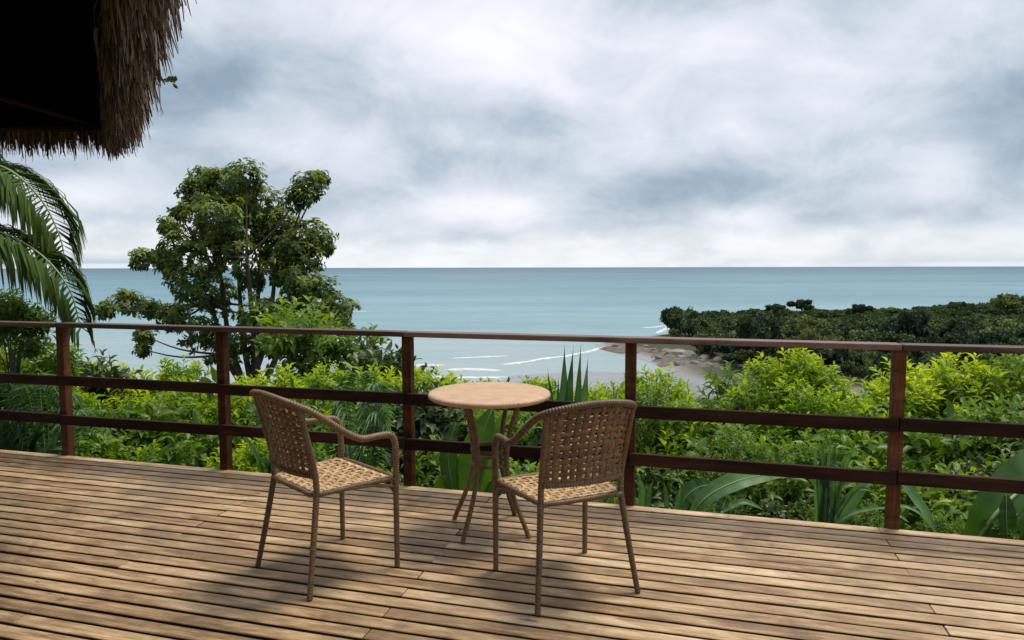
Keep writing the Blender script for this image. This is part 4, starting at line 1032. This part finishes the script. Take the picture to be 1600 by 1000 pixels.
plant('tall_sword_plant', 'tall upright sword-leaved plant standing against the beach, right of the table', 'plant', 888, .75, [
    ([(872, 760, 0), (879, 640, 0), (882, 535, .02)], .085, sword, (.2, -1, .1), .28, False), ([(884, 760, 0), (888, 640, 0), (896, 538, .02)], .075, sword, (-.3, -1, .1), .42, False),
    ([(892, 760, 0), (900, 640, 0), (908, 533, 0)], .07, sword, (.5, -1, .1), .3, False), ([(900, 760, 0), (910, 650, 0), (919, 556, .03)], .075, sword, (-.1, -1, .1), .55, False),
    ([(868, 760, 0), (864, 660, 0), (855, 573, .03)], .06, sword, (.1, -1, .1), .35, False), ([(878, 760, .05), (872, 660, .05), (872, 585, .05)], .055, sword, (.1, -1, .1), .25, False),
    ([(896, 760, .05), (906, 680, .05), (912, 610, .05)], .06, sword, (.1, -1, .1), .5, False), ([(888, 760, .06), (892, 660, .05), (890, 575, .05)], .07, sword, (-.4, -1, .1), .4, False)], M_BLADE)
plant('paddle_leaf_plant', 'plant with broad upright paddle leaves seen between the table legs', 'plant', 735, .6, [
    ([(728, 785, 0), (735, 730, 0), (752, 680, 0), (768, 640, .03)], .22, oval, (-.2, -1, .2), .55, True), ([(742, 785, .05), (762, 720, .05), (778, 670, .05), (790, 645, .06)], .13, oval, (.4, -1, .3), .8, True),
    ([(712, 785, 0), (702, 740, 0), (700, 700, 0), (712, 660, .05)], .14, oval, (.3, -1, .3), .35, True), ([(690, 780, -.05), (686, 762, -.05), (694, 742, -.05)], .09, oval, (.4, -1, .5), .75, True),
    ([(756, 785, 0), (764, 765, 0), (775, 740, 0)], .06, sword, TOCAM, .6, False)], M_BANANA)
specs = []
for k in range(14):
    bx = 30+r.uniform(-14, 20); tx = bx+r.uniform(-60, 60); ty = r.uniform(632, 690)
    specs.append(([(bx, 720, 0), (bx+(tx-bx)*.4, (720+ty)/2-6, 0), (tx, ty, -.03)], r.uniform(.035, .06), sword, (r.uniform(-.4, .4), -1, .5), r.uniform(.2, .7), False))
specs.append(([(55, 716, -.1), (70, 700, -.1), (96, 700, -.14)], .07, oval, (0, -.6, 1), .95, False))
plant('strap_leaf_clump', 'dark clump of strap leaves by the left end of the deck', 'plant', 30, .7, specs, M_BLADE)
specs = []
for k in range(10):
    bx = 420+r.uniform(-10, 14); tx = bx+r.uniform(-55, 55); ty = r.uniform(660, 712)
    specs.append(([(bx, 756, 0), (bx+(tx-bx)*.4, (756+ty)/2-6, 0), (tx, ty, -.03)], r.uniform(.02, .035), sword, (r.uniform(-.4, .4), -1, .5), r.uniform(.4, .8), False))
plant('strap_leaf_clump', 'small clump of narrow leaves behind the back of the left armchair', 'plant', 420, .7, specs, M_BLADE)

def feather_plant(name, label, px, dy, tips, seed):
    Yb = rail_y(px)+dy; b = at(px, 700, Yb); g = float(ground_z(b.x, b.y)); root = Vector((b.x, b.y, g-.03)); r = np.random.default_rng(seed)
    t = empty(name, root, 0, label=label, cat='plant')
    for k, (ax_, ay_, mx_, my_, e) in enumerate(tips):
        p = at(ax_, ay_, Yb+e)-root; m = at(mx_, my_, Yb+e*.5)-root
        C = spline([(0, 0, 0), tuple(m*.55+Vector((0, 0, .12))), tuple(m), tuple(p)], .03); n = len(C); T = unit(np.gradient(C, axis=0))
        V, Q, Tr = tube_arrays(C, np.linspace(.010, .003, n), 6); rc = Soup(); rc.add(V, Q, Tr, .7)
        fo = obj('frond', rc.mesh('frond', True), M_RIB, t); S = Soup(); i0 = int(n*.42)
        for i in range(i0, n):
            f = (i-i0)/(n-i0); ln = .30*(.6+.4*sin(pi*min(1, f+.15)))*(1-.5*f**3); sd_ = unit(np.cross(T[i], (0, 0, 1.)))
            B = np.repeat(C[i][None], 2, 0); A = np.stack([unit(T[i]*.6+sd_*q+np.array((0, 0, -.35))+r.normal(size=3)*.06) for q in (-1, 1)])
            leaves(S, B, A, np.repeat(np.array([[0, -.3, 1.]]), 2, 0), ln, .024, .45+.3*r.random(), droop=.45, fold=.2)
        obj('leaflets', S.mesh('leaflets'), M_BLADE, fo, kind='stuff')
feather_plant('fan_of_fronds', 'low feathery plant whose small fronds hang by the left mid rails', 70, .9,
              [(20, 625, 40, 605, 0), (95, 622, 75, 600, -.1), (-20, 610, 10, 590, .1), (130, 640, 110, 618, .1), (60, 600, 60, 585, .25), (150, 668, 120, 640, -.1), (5, 655, 30, 630, -.15)], 3)
feather_plant('fan_of_fronds', 'feathery plant with arching fronds in the bay behind the left armchair', 560, 1.1,
              [(520, 650, 535, 610, 0), (600, 640, 585, 600, -.1), (560, 610, 560, 585, .2), (610, 680, 590, 640, -.1), (510, 690, 530, 650, -.1)], 5)
